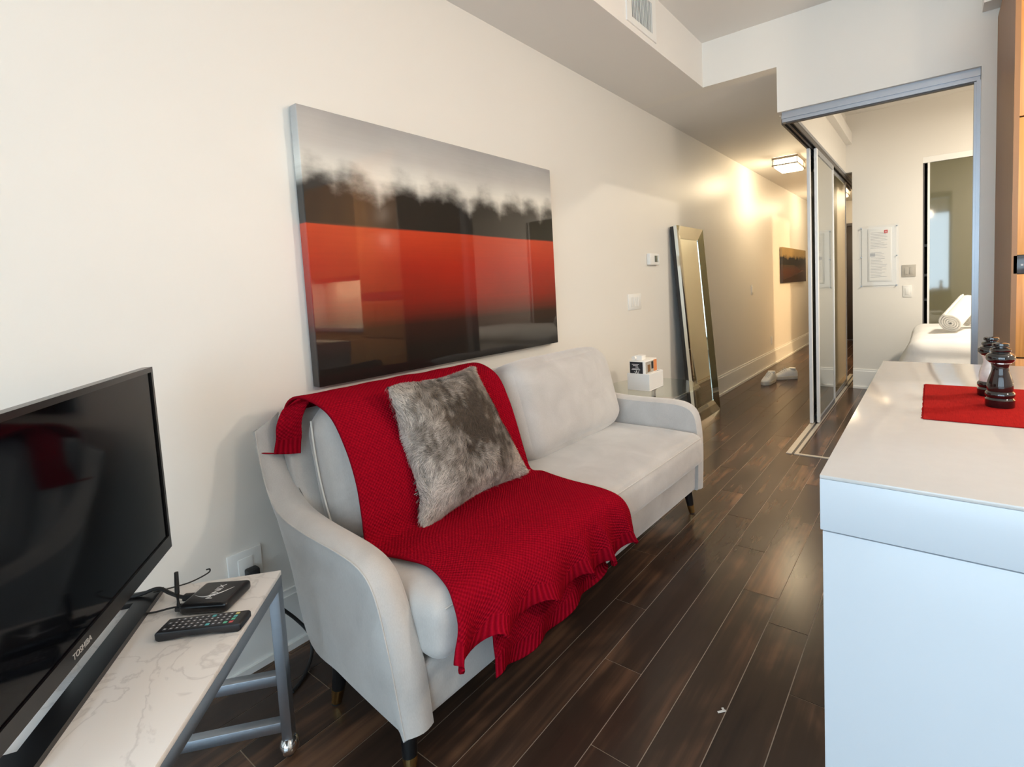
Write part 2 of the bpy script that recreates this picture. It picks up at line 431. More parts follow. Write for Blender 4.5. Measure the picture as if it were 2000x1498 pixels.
def roundbox_bm(sx, sy, sz, r, cuts=14, crown=(0, 0, 0), wob=0., seed=0):
    bm = bmesh.new(); bmesh.ops.create_cube(bm, size=2)
    bmesh.ops.subdivide_edges(bm, edges=bm.edges[:], cuts=cuts, use_grid_fill=True)
    h = Vector((sx / 2, sy / 2, sz / 2))
    for v in bm.verts:
        c = Vector([math.sin(t * PI / 2) for t in v.co]); p = Vector([c[i] * h[i] for i in range(3)])
        inn = Vector([max(-(h[i] - r), min(h[i] - r, p[i])) for i in range(3)])
        d = p - inn
        if d.length > 1e-9: p = inn + d.normalized() * r
        for a in range(3):
            o1, o2 = (a + 1) % 3, (a + 2) % 3
            p[a] += crown[a] * c[a] * (1 - c[o1] ** 2) * (1 - c[o2] ** 2)
        if wob:
            p += noise.noise_vector(p * 6 + Vector((seed, seed, 0))) * wob
        v.co = p
    return bm


def rbox(name, size, r, m, parent=None, mtx=None, **kw):
    bm = roundbox_bm(*size, r, **kw)
    if mtx is not None: bm.transform(mtx)
    return link(name, bm_mesh(bm, name), m, parent, 180)


def prism(name, prof, y0, y1, m, parent=None, bev=0., axis='y'):
    """profile in xz extruded along y (axis 'x': profile in yz extruded along x; 'z': xy along z)"""
    def P(a, b, t): return {'y': (a, t, b), 'x': (t, a, b), 'z': (a, b, t)}[axis]
    bm = bmesh.new(); A = [bm.verts.new(P(a, b, y0)) for a, b in prof]; B = [bm.verts.new(P(a, b, y1)) for a, b in prof]
    bm.faces.new(A); bm.faces.new(B[::-1]); n = len(A)
    for i in range(n): bm.faces.new((A[i], A[(i + 1) % n], B[(i + 1) % n], B[i]))
    bmesh.ops.recalc_face_normals(bm, faces=bm.faces)
    if bev: bmesh.ops.bevel(bm, geom=bm.edges[:], offset=bev, segments=3, profile=.5, affect='EDGES')
    return link(name, bm_mesh(bm, name), m, parent, 35 if bev else None)


def text(name, s, size, m, mtx, parent=None, ext=.0004):
    c = bpy.data.curves.new(name, 'FONT'); c.body = s; c.size = size; c.extrude = ext; c.align_x = 'CENTER'; c.align_y = 'CENTER'
    o = bpy.data.objects.new(name, c); COL.objects.link(o)
    dg = bpy.context.evaluated_depsgraph_get(); dg.update()
    me = bpy.data.meshes.new_from_object(o.evaluated_get(dg)); bpy.data.objects.remove(o)
    me.transform(mtx); me.materials.clear()
    return link(name, me, m, parent)


def T(x, y, z): return Matrix.Translation((x, y, z))
def RX(a): return Matrix.Rotation(a, 4, 'X')
def RY(a): return Matrix.Rotation(a, 4, 'Y')
def RZ(a): return Matrix.Rotation(a, 4, 'Z')


# ================================================================= STRUCTURE
ZS, ZC, YF, XR, YB, YE = 2.545, 2.84, 3.522, 4.7, -2.4, 10.6
fl = struct(tag(empty('floor'), 'dark brown wood plank floor with thin light joints'))
box('floor_bed', -.12, XR, YB - .1, YE + .2, -.08, -.0016, 'grout', fl)
P0, PW, PL = .0455 - .1315, .1315, 1.2
joint = {.703: 1.95, .834: 1.59, .966: 1.30, 1.097: 1.015, 1.229: 1.90, 1.361: 1.748, 1.492: 1.46, .177: .74}
bmp = bmesh.new(); bm_box(bmp, -.5, .5, -.5, .5, -1, 0); plank_me = bm_mesh(bmp, 'plank'); plank_me.materials.append(MATS['plank_wood'])
for i in range(0, 37):
    x0 = P0 + i * PW; x1 = x0 + PW
    if x1 > XR: x1 = XR
    x0 = max(x0, 0)
    if x1 - x0 < .02: continue
    j0 = None
    for k, v in joint.items():
        if abs(P0 + i * PW - k) < .03: j0 = v
    if j0 is None: j0 = random.Random(i * 13 + 5).uniform(0, 1.2)
    yend = YE if x1 < 1.15 else (6.07 if x1 < 3.5 else YF)
    ystart = YB if x1 > 0 else YB
    y = j0 - PL * math.ceil((j0 - ystart) / PL)
    while y < yend:
        a = max(y, ystart); b = min(y + PL, yend)
        if b - a > .05:
            o = bpy.data.objects.new('plank', plank_me); COL.objects.link(o); o.parent = fl
            o.location = ((x0 + x1) / 2, (a + b) / 2, 0); o.scale = (x1 - x0 - .003, b - a - .003, .012)
        y += PL

struct(box('wall_left', -.12, 0, YB - .1, YE + .1, 0, 2.95, 'wall'))
struct(box('ceiling', 0, XR, YB, 6.2, ZC, ZC + .1, 'ceiling'))
struct(box('ceiling_soffit', 0, .521, YB, YF, ZS, ZC, 'soffit_paint'))
struct(box('ceiling_hall', 0, 1.14, YF + .1, YE, ZS, ZS + .12, 'ceiling'))
# wall over the hall mouth and the bedroom opening, then on behind the kitchen
struct(boxes('wall_front', [(.521, 1.008, YF, YF + .1, ZS, ZC), (1.008, 2.03, YF, YF + .1, 2.262, ZC), (2.03, 2.093, YF, YF + .1, 0, ZC), (2.093, XR, YF, YF + .1, 0, ZC),
                            (0, .521, YF, YF + .1, ZS, ZC)], 'wall'))
struct(box('wall_partition', 1.0, 1.085, YF + .1, 7.0, 2.262, ZC, 'wall'))
struct(boxes('wall_bedroom', [(1.085, 1.14, 6.075, 6.175, 2.262, ZC), (1.14, 1.745, 6.075, 6.175, 0, ZC), (1.745, 3.4, 6.075, 6.175, 2.30, ZC), (3.4, XR, 6.075, 6.175, 0, ZC)], 'wall'))
struct(boxes('wall_hall', [(1.14, 1.24, 6.175, 7.67, 0, ZC), (1.14, 1.24, 7.67, 8.33, 2.02, ZC), (1.14, 1.24, 8.33, YE, 0, ZC)], 'wall'))
struct(box('wall_hall_end', 0, 1.24, YE, YE + .1, 0, ZC, 'wall'))
struct(boxes('wall_bathroom', [(1.24, 3.2, 7.2, 7.3, 0, ZC), (1.24, 3.2, 8.7, 8.8, 0, ZC), (3.2, 3.3, 7.2, 8.8, 0, ZC), (1.24, 3.2, 7.2, 8.8, ZC, ZC + .1)], 'wall'))
struct(boxes('wall_right', [(XR, XR + .1, YB, 6.2, 0, ZC)], 'wall'))
# closet behind the olive door
struct(boxes('wall_closet', [(1.70, 3.45, 6.75, 6.8, 0, 2.4), (1.70, 1.745, 6.175, 6.75, 0, 2.4), (3.4, 3.45, 6.175, 6.75, 0, 2.4), (1.70, 3.45, 6.175, 6.8, 2.30, 2.4)], 'dark_interior'))
# rear wall with window opening
struct(boxes('wall_rear', [(0, .15, YB - .1, YB, 0, ZC), (4.25, XR, YB - .1, YB, 0, ZC), (.15, 4.25, YB - .1, YB, 0, .25), (.15, 4.25, YB - .1, YB, 2.6, ZC)], 'wall'))
wn = struct(tag(empty('window_1', (0, YB - .05, 0)), 'wide window wall behind the photographer'))
boxes('window_frame', [(.15, .21, -.04, .04, .25, 2.6), (4.19, 4.25, -.04, .04, .25, 2.6), (.15, 4.25, -.04, .04, .25, .31), (.15, 4.25, -.04, .04, 2.54, 2.6),
                       (1.50, 1.55, -.04, .04, .31, 2.54), (2.85, 2.90, -.04, .04, .31, 2.54)], 'alu_dark', wn)
for a, b in ((.21, 1.50), (1.55, 2.85), (2.90, 4.19)): box('pane', a, b, -.004, .004, .31, 2.54, 'window_glass', wn)

# baseboards (with a cap moulding line)
def baseboard(name, segs):
    o = struct(empty(name))
    bm = bmesh.new()
    for (x0, x1, y0, y1) in segs:
        dx = 1 if (x1 - x0) < (y1 - y0) else 0
        bm_box(bm, x0, x1, y0, y1, 0, .185)
        if dx: bm_box(bm, x0, x1 - .006, y0, y1, .185, .205); bm_box(bm, x0, x1 + .012, y0, y1, 0, .022)
        else: bm_box(bm, x0, x1, y0 + .006, y1, .185, .205); bm_box(bm, x0, x1, y0 - .012, y1, 0, .022)
    link('moulding', bm_mesh(bm), 'trim', o)
    return o
baseboard('baseboard_left', [(0, .016, YB, YE)])
baseboard('baseboard_bedroom', [(1.14, 1.745, 6.059, 6.075)])

# alum head track and jamb of the bedroom opening
t1 = struct(empty('trim_1'))
boxes('head_track', [(1.03, 2.028, 3.545, 3.61, 2.222, 2.262), (1.03, 2.028, 3.552, 3.60, 2.20, 2.222)], 'alu', t1)
boxes('head_shadow_gap', [(1.05, 2.02, 3.562, 3.59, 2.193, 2.20)], 'alu_dark', t1)
boxes('jamb_channel', [(2.012, 2.030, 3.545, 3.61, 0, 2.20), (2.002, 2.012, 3.552, 3.562, 0, 2.195), (2.002, 2.012, 3.585, 3.60, 0, 2.195)], 'alu', t1)
t2 = struct(empty('trim_2'))
boxes('side_track', [(1.012, 1.085, 3.612, 7.0, 2.238, 2.262)], 'alu', t2)
boxes('side_track_groove', [(1.012, 1.026, 3.612, 7.0, 2.205, 2.238), (1.042, 1.056, 3.612, 7.0, 2.205, 2.238), (1.075, 1.082, 3.612, 7.0, 2.205, 2.238)], 'alu_dark', t2)
t3 = struct(empty('trim_3'))
boxes('floor_track', [(1.01, 1.045, 3.60, 6.9, -.001, .005), (1.062, 1.085, 3.60, 6.9, -.001, .005), (1.085, 2.03, 3.60, 3.625, -.001, .005)], 'threshold', t3)
boxes('floor_track_groove', [(1.045, 1.062, 3.60, 6.9, -.001, .002)], 'alu_dark', t3)


def slide_panel(name, x0, x1, y0, y1, label):
    d = struct(tag(empty(name, ((x0 + x1) / 2, y0, 0)), label)); h = (x1 - x0) / 2; L_ = y1 - y0
    box('stile', -h, h, 0, .042, .012, 2.205, 'alu_white', d, .003)
    box('stile', -h, h, L_ - .03, L_, .012, 2.205, 'alu_white', d, .003)
    box('rail', -h, h, .042, L_ - .03, .012, .05, 'alu', d)
    box('rail', -h, h, .042, L_ - .03, 2.165, 2.205, 'alu', d)
    box('glass', -h * .4, h * .4, .042, L_ - .03, .05, 2.165, 'panel_glass', d)
slide_panel('door_1', 1.014, 1.038, 4.41, 5.24, 'aluminium framed sliding glass panel on the hall side track')
slide_panel('door_2', 1.060, 1.082, 4.45, 5.28, 'aluminium framed sliding glass panel on the bedroom side track')
slide_panel('door_3', 1.044, 1.058, 5.26, 6.30, 'aluminium framed sliding glass panel farthest along the track')
# closet door
d4 = struct(tag(empty('door_4', (1.745, 6.09, 0)), 'olive glass sliding closet door with cream frame behind the bed'))
box('head_rail', 0, 1.655, -.012, .03, 2.245, 2.30, 'trim', d4)
box('jamb', 0, .012, 0, .03, 0, 2.245, 'alu_dark', d4)
box('stile', .037, .055, -.004, .022, .02, 2.245, 'trim', d4)
box('glass', .055, 1.60, .003, .012, .02, 2.245, 'olive_glass', d4)
box('stile', 1.60, 1.62, -.004, .022, .02, 2.245, 'trim', d4)
for z in (.9, 1.15, 1.45):
    struct(tag(box('trim_shelf', 1.75, 2.3, 6.3, 6.7, z, z + .025, 'grey_plastic'), 'closet shelf behind the olive door'))
# entry door
d5 = struct(tag(empty('door_5', (.30, YE, 0)), 'dark brown entry door at the end of the hall'))
box('leaf', 0, .80, -.03, 0, .01, 2.09, 'door_dark', d5, .004)
boxes('frame', [(-.05, 0, -.045, 0, 0, 2.14), (.80, .85, -.045, 0, 0, 2.14), (0, .80, -.045, 0, 2.09, 2.14)], 'door_dark', d5)
lathe('door_handle', [(.012, 0), (.012, .05), (.022, .052), (.022, .066)], 'chrome', d5, mtx=RX(PI / 2), loc=(.72, -.03, 1.0))

# kitchen bulkhead
struct(box('ceiling_bulkhead', 2.03, XR, 3.40, YF, 2.53, ZC, 'soffit_paint'))

# ================================================================= CEILING LAMPS
def flush_lamp(loc, label):
    r = empty('ceiling_lamp', loc, 0, label, 'ceiling lamp', 'hall ceiling lamps')
    box('diffuser', -.115, .115, -.19, .19, -.115, -.012, 'lamp_glow', r, .006)
    for z0, z1 in ((-.03, -.006), (-.098, -.084)):
        boxes('metal_frame', [(-.135, .135, -.21, -.197, z0, z1), (-.135, .135, .197, .21, z0, z1), (-.135, -.122, -.197, .197, z0, z1), (.122, .135, -.197, .197, z0, z1)], 'lamp_metal', r)
    for sx in (-1, 1):
        for sy in (-1, 1): box('corner_post', sx * .128 - .004, sx * .128 + .004, sy * .203 - .004, sy * .203 + .004, -.09, -.02, 'lamp_metal', r)
    box('mounting_plate', -.10, .10, -.17, .17, -.012, 0, 'lamp_metal', r)
    l = bpy.data.lights.new('hall_lamp_bulb', 'POINT'); l.energy = 15; l.color = (1.0, .80, .52); l.shadow_soft_size = .07
    o = bpy.data.objects.new('hall_lamp_bulb', l); COL.objects.link(o); o.parent = r; o.location = (0, 0, -.19)
    return r
flush_lamp((.49, 6.25, ZS), 'rectangular flush ceiling lamp glowing warm at the mouth of the hall')
flush_lamp((.62, 9.0, ZS), 'far warm ceiling lamp deep in the hall near the entry door')
def pendant(loc, watt, label):  # invented globes out of view, added to brighten the ceiling and walls
    r = empty('added_pendant_lamp', loc, 0, label, 'pendant lamp', 'added globe fill lamps')
    mat('fill_glow_%d' % watt, (1, .9, .75), .5, emit=(1.0, .86, .70, watt / (PI * .085)), var=.0)
    lathe('globe', [(.03, -.085), (.07, -.06), (.088, 0), (.07, .06), (.03, .085)], 'fill_glow_%d' % watt, r, 28)
    tube('cord', [(0, 0, .085), (0, 0, ZC - loc[2])], [.004, .004], 'rubber', r, raw=True, seg=8)
    lathe('ceiling_rose', [(.05, ZC - loc[2] - .02), (.05, ZC - loc[2])], 'lamp_metal', r)
pendant((1.75, -.75, 2.38), 3, 'added unseen globe fill lamp behind the photographer')
pendant((2.95, 1.0, 1.85), 24, 'added unseen globe fill lamp over the near end of the island')
pendant((2.95, 2.2, 1.95), 52, 'added unseen globe fill lamp over the far end of the island')
def bed_lamp(name, loc, label):
    r = empty(name, loc, 0, label, 'ceiling lamp')
    lathe('shade', [(.03, -.10), (.12, -.09), (.16, -.05), (.16, -.015)], 'pot_glow', r)
    lathe('rim', [(.165, -.018), (.165, 0)], 'lamp_metal', r)
    l = bpy.data.lights.new('bed_lamp_bulb', 'AREA'); l.shape = 'DISK'; l.size = .25; l.energy = 66; l.color = (1.0, .90, .75)
    o = bpy.data.objects.new('bed_lamp_bulb', l); COL.objects.link(o); o.parent = r; o.location = (0, 0, -.105)
bed_lamp('ceiling_lamp', (3.0, 4.7, ZC), 'round ceiling lamp over the bed')
sl = empty('wall_lamp', (3.2, 8.0, 1.9), 0, 'warm wall lamp inside the side room off the hall', 'wall lamp')
box('back_plate', -.012, 0, -.06, .06, -.06, .06, 'lamp_metal', sl, .002)
lathe('globe', [(.02, -.05), (.045, -.035), (.055, 0), (.045, .035), (.02, .05)], 'lamp_glow', sl, 24, loc=(-.07, 0, 0))
l = bpy.data.lights.new('wall_lamp_bulb', 'POINT'); l.energy = 190; l.color = (1.0, .70, .38); l.shadow_soft_size = .05
o = bpy.data.objects.new('wall_lamp_bulb', l); COL.objects.link(o); o.parent = sl; o.location = (-.14, 0, 0)

# ================================================================= VENT
v = empty('air_vent', (.521, 2.44, 2.578), 0, 'white supply grille with upright blades high on the soffit face', 'air vent')
boxes('frame', [(0, .008, 0, .345, 0, .035), (0, .008, 0, .345, .20, .235), (0, .008, 0, .05, .035, .20), (0, .008, .295, .345, .035, .20)], 'white_plastic', v)
box('duct_back', -.02, .001, .05, .295, .035, .20, 'gap_dark', v)
for i in range(14):
    y = .058 + i * .0175
    box('blade', .0012, .006, y - .0018, y + .0022, .035, .20, 'white_plastic', v)

# ================================================================= PAINTINGS
def painting(name, x, y0, y1, z0, z1, th, m, edge, label):
    r = empty(name, (0, y0, z0), 0, label, 'painting')
    w, h = y1 - y0, z1 - z0
    bm = bmesh.new(); bm_box(bm, .006, x, 0, w, 0, h)
    bmesh.ops.bevel(bm, geom=bm.edges[:], offset=.003, segments=2, profile=.5, affect='EDGES')
    uvl = bm.loops.layers.uv.new('UVMap')
    for f in bm.faces:
        for l in f.loops: l[uvl].uv = (l.vert.co.y / w, l.vert.co.z / h)
    link('canvas', bm_mesh(bm), m, r)
    return r
painting('painting', .05, .924, 2.341, .890, 1.876, .045, 'art_red', None, 'large glossy landscape canvas in red, black and grey above the sofa')
painting('painting', .045, 7.85, 9.5, 1.13, 1.655, .04, 'art_small', None, 'small dark amber landscape canvas far along the hall wall')

# ================================================================= WALL FITTINGS
def switch_plate(name, y, z, w, h, n, m, label, wallx=True, cat='light switch', pos=None):
    r = empty(name, (0, y, z) if wallx else pos, 0 if wallx else -PI / 2, label, cat)
    box('plate', .0, .007, -w / 2, w / 2, -h / 2, h / 2, m, r, .002)
    for i in range(n):
        yy = (i - (n - 1) / 2) * (w * .72 / max(n, 1))
        box('rocker', .006, .0105, yy - w * .24 / n, yy + w * .24 / n, -h * .3, h * .3, m, r, .001)
    return r
switch_plate('light_switch', 3.375, 1.077, .20, .118, 4, 'white_plastic', 'four gang white light switch plate between painting and mirror')
switch_plate('light_switch', 6.42, 1.076, .075, .118, 1, 'white_plastic', 'single white switch on the hall wall beyond the mirror')
switch_plate('wall_outlet', 7.32, .345, .075, .118, 2, 'white_plastic', 'small white outlet low on the hall wall above the baseboard', cat='outlet')
switch_plate('light_switch', 0, 0, .118, .118, 2, 'grey_plastic', 'beige grey double control plate right of the clear notice frame', False, pos=(1.632, 6.075, 1.215))
switch_plate('light_switch', 0, 0, .072, .115, 1, 'white_plastic', 'white single switch under the beige control plate by the bed', False, pos=(1.620, 6.075, 1.012))
th = empty('thermostat', (0, 3.69, 1.399), 0, 'small white thermostat with grey display above the switch plate', 'thermostat')
box('body', 0, .030, -.085, .085, -.045, .045, 'white_plastic', th, .006)
box('display', .029, .032, -.005, .055, -.022, .028, 'lcd', th, .001)
ou = empty('wall_outlet', (0, .655, .335), 0, 'white outlet plate behind the marble table beside the sofa', 'outlet')
box('plate', 0, .007, -.05, .05, -.065, .065, 'white_plastic', ou, .002)
box('socket_face', .006, .010, -.022, .022, -.042, .042, 'white_plastic', ou, .002)
pg = empty('power_plug', (.010, .665, .325), 0, 'black power plug with cord running down behind the table leg', 'plug')
box('plug_body', 0, .035, -.018, .018, -.018, .018, 'rubber', pg, .006)
tube('cord', [(.03, 0, -.01), (.05, .01, -.07), (.06, .06, -.14), (.07, .10, -.20), (.09, .125, -.255), (.13, .11, -.300), (.19, .05, -.318), (.22, .0, -.319)], .0055, 'rubber', pg, 50)

# ================================================================= TV TABLE
TA = math.radians(-42)
tb = empty('marble_table', (.437, .58, 0), TA, 'white marble topped console table on steel legs with casters', 'table')
# local: +x along the long edge away from the sofa, -y towards the wall corner
TL_, TD, TZ = 1.15, .40, .50
box('table_top', 0, TL_, -TD, 0, TZ - .012, TZ, 'marble', tb, .0015)
def sbar(n, *a): return box(n, *a, 'steel', tb, .0015)
sbar('apron', .0, TL_, -.025, 0, TZ - .042, TZ - .012); sbar('apron', .0, TL_, -TD, -TD + .025, TZ - .042, TZ - .012)
sbar('apron', 0, .03, -TD + .025, -.025, TZ - .042, TZ - .012); sbar('apron', TL_ - .03, TL_, -TD + .025, -.025, TZ - .042, TZ - .012)
for x in (0, TL_ - .03):
    for y in (-.025, -TD):
        sbar('leg', x, x + .03, y, y + .025, .052, TZ - .042)
for z in (.075, .205):
    sbar('crossbar', .002, .028, -TD + .025, -.025, z, z + .028)
    sbar('crossbar', TL_ - .028, TL_ - .002, -TD + .025, -.025, z, z + .028)
for x in (.015, TL_ - .015):
    for y in (-.013, -TD + .013):
        c = lathe('caster', [(.0001, -.012), (.014, -.0118), (.0215, -.009), (.024, -.004), (.024, .004), (.0215, .009), (.014, .0118), (.0001, .012)], 'rubber', tb, 24, mtx=RX(PI / 2), loc=(x, y, .0245))
        hb = bmesh.new()
        bmesh.ops.create_uvsphere(hb, u_segments=20, v_segments=12, radius=.0275)
        for q in hb.verts:
            if q.co.z < -.016: q.co.z = -.016
            q.co.y *= .85
        bmesh.ops.translate(hb, verts=hb.verts, vec=(x, y, .0285))
        link('caster_hood', bm_mesh(hb), 'chrome', c, 180)

# ================================================================= TELEVISION
VA = math.radians(-33.2)
tv = empty('television', (.150, .434, TZ + .0005), VA, 'black flat screen television standing on the marble table', 'television')
# local: +x along the screen to the left of the picture, +y out of the screen
TW, Z0, Z1 = .80, .055, .546
box('back_shell', .02, TW - .02, -.062, -.018, Z0 + .03, Z1 - .06, 'black_satin', tv, .008)
boxes('bezel', [(0, .011, -.022, 0, Z0, Z1), (TW - .011, TW, -.022, 0, Z0, Z1), (.011, TW - .011, -.022, 0, Z1 - .013, Z1), (.011, TW - .011, -.022, 0, Z0, Z0 + .034)], 'black_plastic', tv)
box('screen_panel', .011, TW - .011, -.020, -.004, Z0 + .034, Z1 - .013, 'screen', tv)
box('neck', TW / 2 - .06, TW / 2 + .06, -.160, -.085, .0105, Z0 + .12, 'black_plastic', tv, .003)
box('neck_arm', TW / 2 - .05, TW / 2 + .05, -.12, -.058, Z0 + .07, Z0 + .12, 'black_plastic', tv, .003)
SF, SB = .022, -.16
st = boxes('stand', [(.14, .66, SF - .043, SF, 0, .011), (.14, .66, SB, SB + .03, 0, .011), (.14, .19, SB + .03, SF - .043, 0, .011), (.61, .66, SB + .03, SF - .043, 0, .011)], 'black_plastic', tv)
text('brand_lettering', 'TOSHIBA', .016, 'silver_print', T(.452, .0006, Z0 + .016) @ RZ(PI) @ RX(PI / 2), tv)

# media box
def local_pt(o_loc, a, p):
    c, s = math.cos(a), math.sin(a); return (o_loc[0] + c * p[0] - s * p[1], o_loc[1] + s * p[0] + c * p[1])
BA = math.atan2(.422 - .360, .512 - .432)   # direction of the near edge
mb = empty('media_box', (.437, .357, TZ + .0005), BA, 'black streaming box with stub antenna on the marble table', 'media box')
# local x along near edge, y away from the camera
rbox('case', (.108, .098, .024), .008, 'black_plastic', mb, T(.054, .049, .013), cuts=10)
box('top_plate', .008, .100, .008, .090, .0242, .0252, 'black_satin', mb, .0005)
text('brand_lettering', 'MINIX', .021, 'white_print', T(.055, .050, .0254) @ RZ(PI / 2), mb, .0002)
sw = []
for i in range(13):
    t = i / 12; sw.append((.012 + .075 * t, .040 - .016 * math.sin(t * PI * .9) + .030 * t * t, .0255))
tube('swoosh', sw, [.0004 + .0022 * math.sin(PI * min(1, (1 - i / 12) * 1.1)) * .6 for i in range(13)], 'silver_print', mb, raw=True, seg=5)
an = tube('antenna', [(-.006, .012, .012), (-.006, .012, .05), (-.004, .013, .098)], [.0055, .0047, .0040], 'rubber', mb, raw=True, seg=12)
lathe('antenna_joint', [(.0065, -.008), (.0065, .008)], 'rubber', an, 14, mtx=RY(PI / 2), loc=(-.003, .012, .012))
tube('cable', [(0, .055, .013), (-.03, .057, .013), (-.07, .075, .014), (-.105, .083, .024), (-.14, .075, .016), (-.17, .07, .014)], .0042, 'rubber', mb, 30)
box('cable_plug', -.026, 0, .048, .063, .006, .020, 'rubber', mb, .003)
tube('thin_cable', [(0, .026, .009), (-.03, .024, .008), (-.065, .018, .004), (-.10, .012, .004)], .0022, 'rubber', mb, 24)
box('thin_cable_plug', -.018, 0, .021, .031, .005, .014, 'rubber', mb, .002)
tube('loose_wire', [(-.115, .082, .016), (-.095, .105, .010), (-.065, .135, .006), (-.040, .162, .012), (-.040, .170, .018), (-.048, .168, .018)], .0018, 'rubber', mb, 30)

# remote control
RA = math.atan2(.408 - .295, .622 - .503)
rc = empty('remote_control', (.500, .297, TZ + .0005), RA, 'black remote control with tiny coloured keys on the marble table', 'remote control')
RL, RW = .168, .048
prof = [(0, .004), (.006, 0), (.035, .0015), (.06, .005), (.11, .005), (.135, .0015), (.162, 0), (RL, .004), (RL, .016), (RL - .004, .019), (.004, .021), (0, .017)]
prism('body', prof, 0, RW, 'black_satin', rc, .0022)
kr = random.Random(3)
for i in range(12):
    for j in range(4):
        x = .012 + i * .0118; y = .0065 + j * .0098
        if i in (0,) and j % 2: continue
        m_ = 'key'
        if i == 11: m_ = ('red_key', 'green_key', 'teal_key', 'yellow_key')[j]
        if i == 7 and j in (0, 3): m_ = 'teal_key'
        if i == 10 and j == 0: m_ = 'green_key'
        zt = .0205 - .002 * x / RL
        kx, ky = .0072, .0058
        k = box('key', x, x + kx, y, y + ky, zt - .001, zt + .0012, m_, rc)
        if m_ == 'key': box('key_print', x + .002, x + .0052, y + .0015, y + .0042, zt + .0012, zt + .0014, 'key_print', k)

# ================================================================= SOFA
SFX, SFY, SFA = 0.0, .66, math.radians(-1.4)
so = empty('sofa', (SFX, SFY, 0), SFA, 'light grey velvet two seat sofa with curved arms and black brass tipped legs', 'sofa')
OUT = [(.120, .805), (.145, .715), (.175, .645), (.212, .600), (.26, .577), (.33, .563), (.44, .556), (.56, .553), (.655, .545), (.712, .522), (.744, .475), (.765, .40), (.787, .29), (.812, .15)]
INN = [(.112, .850), (.132, .72), (.19, .63), (.255, .585), (.32, .566), (.42, .555), (.525, .549), (.61, .542), (.675, .527), (.717, .497), (.748, .443), (.782, .357), (.806, .28), (.822, .145)]
BCK = [(.10, .80), (.135, .715), (.185, .56), (.255, .42), (.34, .205), (.50, .175), (.65, .158), (.812, .145)]
YL = 1.84
OUT_FAR = [(.112, .80), (.145, .715), (.175, .655), (.212, .615), (.26, .592), (.33, .580), (.44, .576), (.57, .578), (.69, .578), (.755, .565), (.793, .53), (.808, .45), (.812, .33), (.805, .15)]


def arm(name, mirror):
    n = 44; Q = 7
    O = spline([(a, 0, b) for a, b in OUT], n); I = spline([(a, 0, b) for a, b in INN], n); B = spline([(a, 0, b) for a, b in BCK], n)
    bm = bmesh.new(); rows = []
    th_ = .094; y_o = .018
    if mirror: O = spline([(a, 0, b) for a, b in OUT_FAR], n); I = spline([(a + .012, 0, b) for a, b in OUT_FAR], n)
    for i in range(n):
        d = (O[min(i + 1, n - 1)] - O[max(i - 1, 0)]); nrm = Vector((-d.z, 0, d.x)); nrm = -nrm if nrm.x + nrm.z < 0 else nrm
        nrm.normalize()
        lean = .010 * math.sin(PI * i / (n - 1))
        row = [Vector((B[i].x, y_o + .010, B[i].z)), (B[i] * .5 + O[i] * .5) + Vector((0, y_o - .004, 0))]
        for q in range(Q):
            t = q / (Q - 1); p = O[i].lerp(I[i], t)
            wv = math.sin(PI * t)
            row.append(Vector((p.x + nrm.x * .016 * wv, y_o * (1 - t) + t * th_ - lean * (1 - t), p.z + nrm.z * .016 * wv)))
        row += [Vector(((B[i].x + I[i].x) / 2, th_, (B[i].z + I[i].z) / 2)), Vector((B[i].x, th_, B[i].z))]
        rows.append([bm.verts.new((p.x, (YL - p.y) if mirror else p.y, p.z)) for p in row])
    m_ = len(rows[0])
    for A, C in zip(rows, rows[1:]):
        for k in range(m_):
            bm.faces.new((A[k], A[(k + 1) % m_], C[(k + 1) % m_], C[k]))
    bm.faces.new(rows[0]); bm.faces.new(rows[-1][::-1])
    bmesh.ops.remove_doubles(bm, verts=bm.verts, dist=.0004)
    o = link(name, bm_mesh(bm), 'sofa_fabric', so, 60)
    seam = [(p.x, y_o - .010 * math.sin(PI * i / (n - 1)), p.z) for i, p in enumerate(O)]
    if mirror: seam = [(a, YL - b, c) for a, b, c in seam]
    tube('arm_seam', seam, .0022, 'sofa_fabric', o, raw=True, seg=6)
    return o
arm('arm', False); arm('arm', True)
prism('back_frame', [(.10, .80), (.135, .715), (.185, .56), (.255, .42), (.34, .205), (.42, .20), (.31, .44), (.205, .62), (.165, .80), (.152, .846), (.118, .846)], .085, YL - .085, 'sofa_fabric', so, .012)
prism('front_rail', [(.34, .17), (.790, .14), (.800, .152), (.806, .270), (.798, .286), (.34, .286)], .075, YL - .075, 'sofa_fabric', so, .008)
se = rbox('seat_cushion', (.60, YL - .186, .165), .048, 'sofa_fabric', so, T(.562, YL / 2, .372), cuts=22, crown=(.012, .0, .014), wob=.004)
ring = []
hx, hy = .60 / 2, (YL - .186) / 2
tube('piping', [(.562 + hx - .006, .125, .433), (.562 + hx - .0, .5, .436), (.562 + hx + .002, YL / 2, .437), (.562 + hx + .0, YL - .5, .436), (.562 + hx - .006, YL - .125, .433)], .0022, 'piping', se, 40)


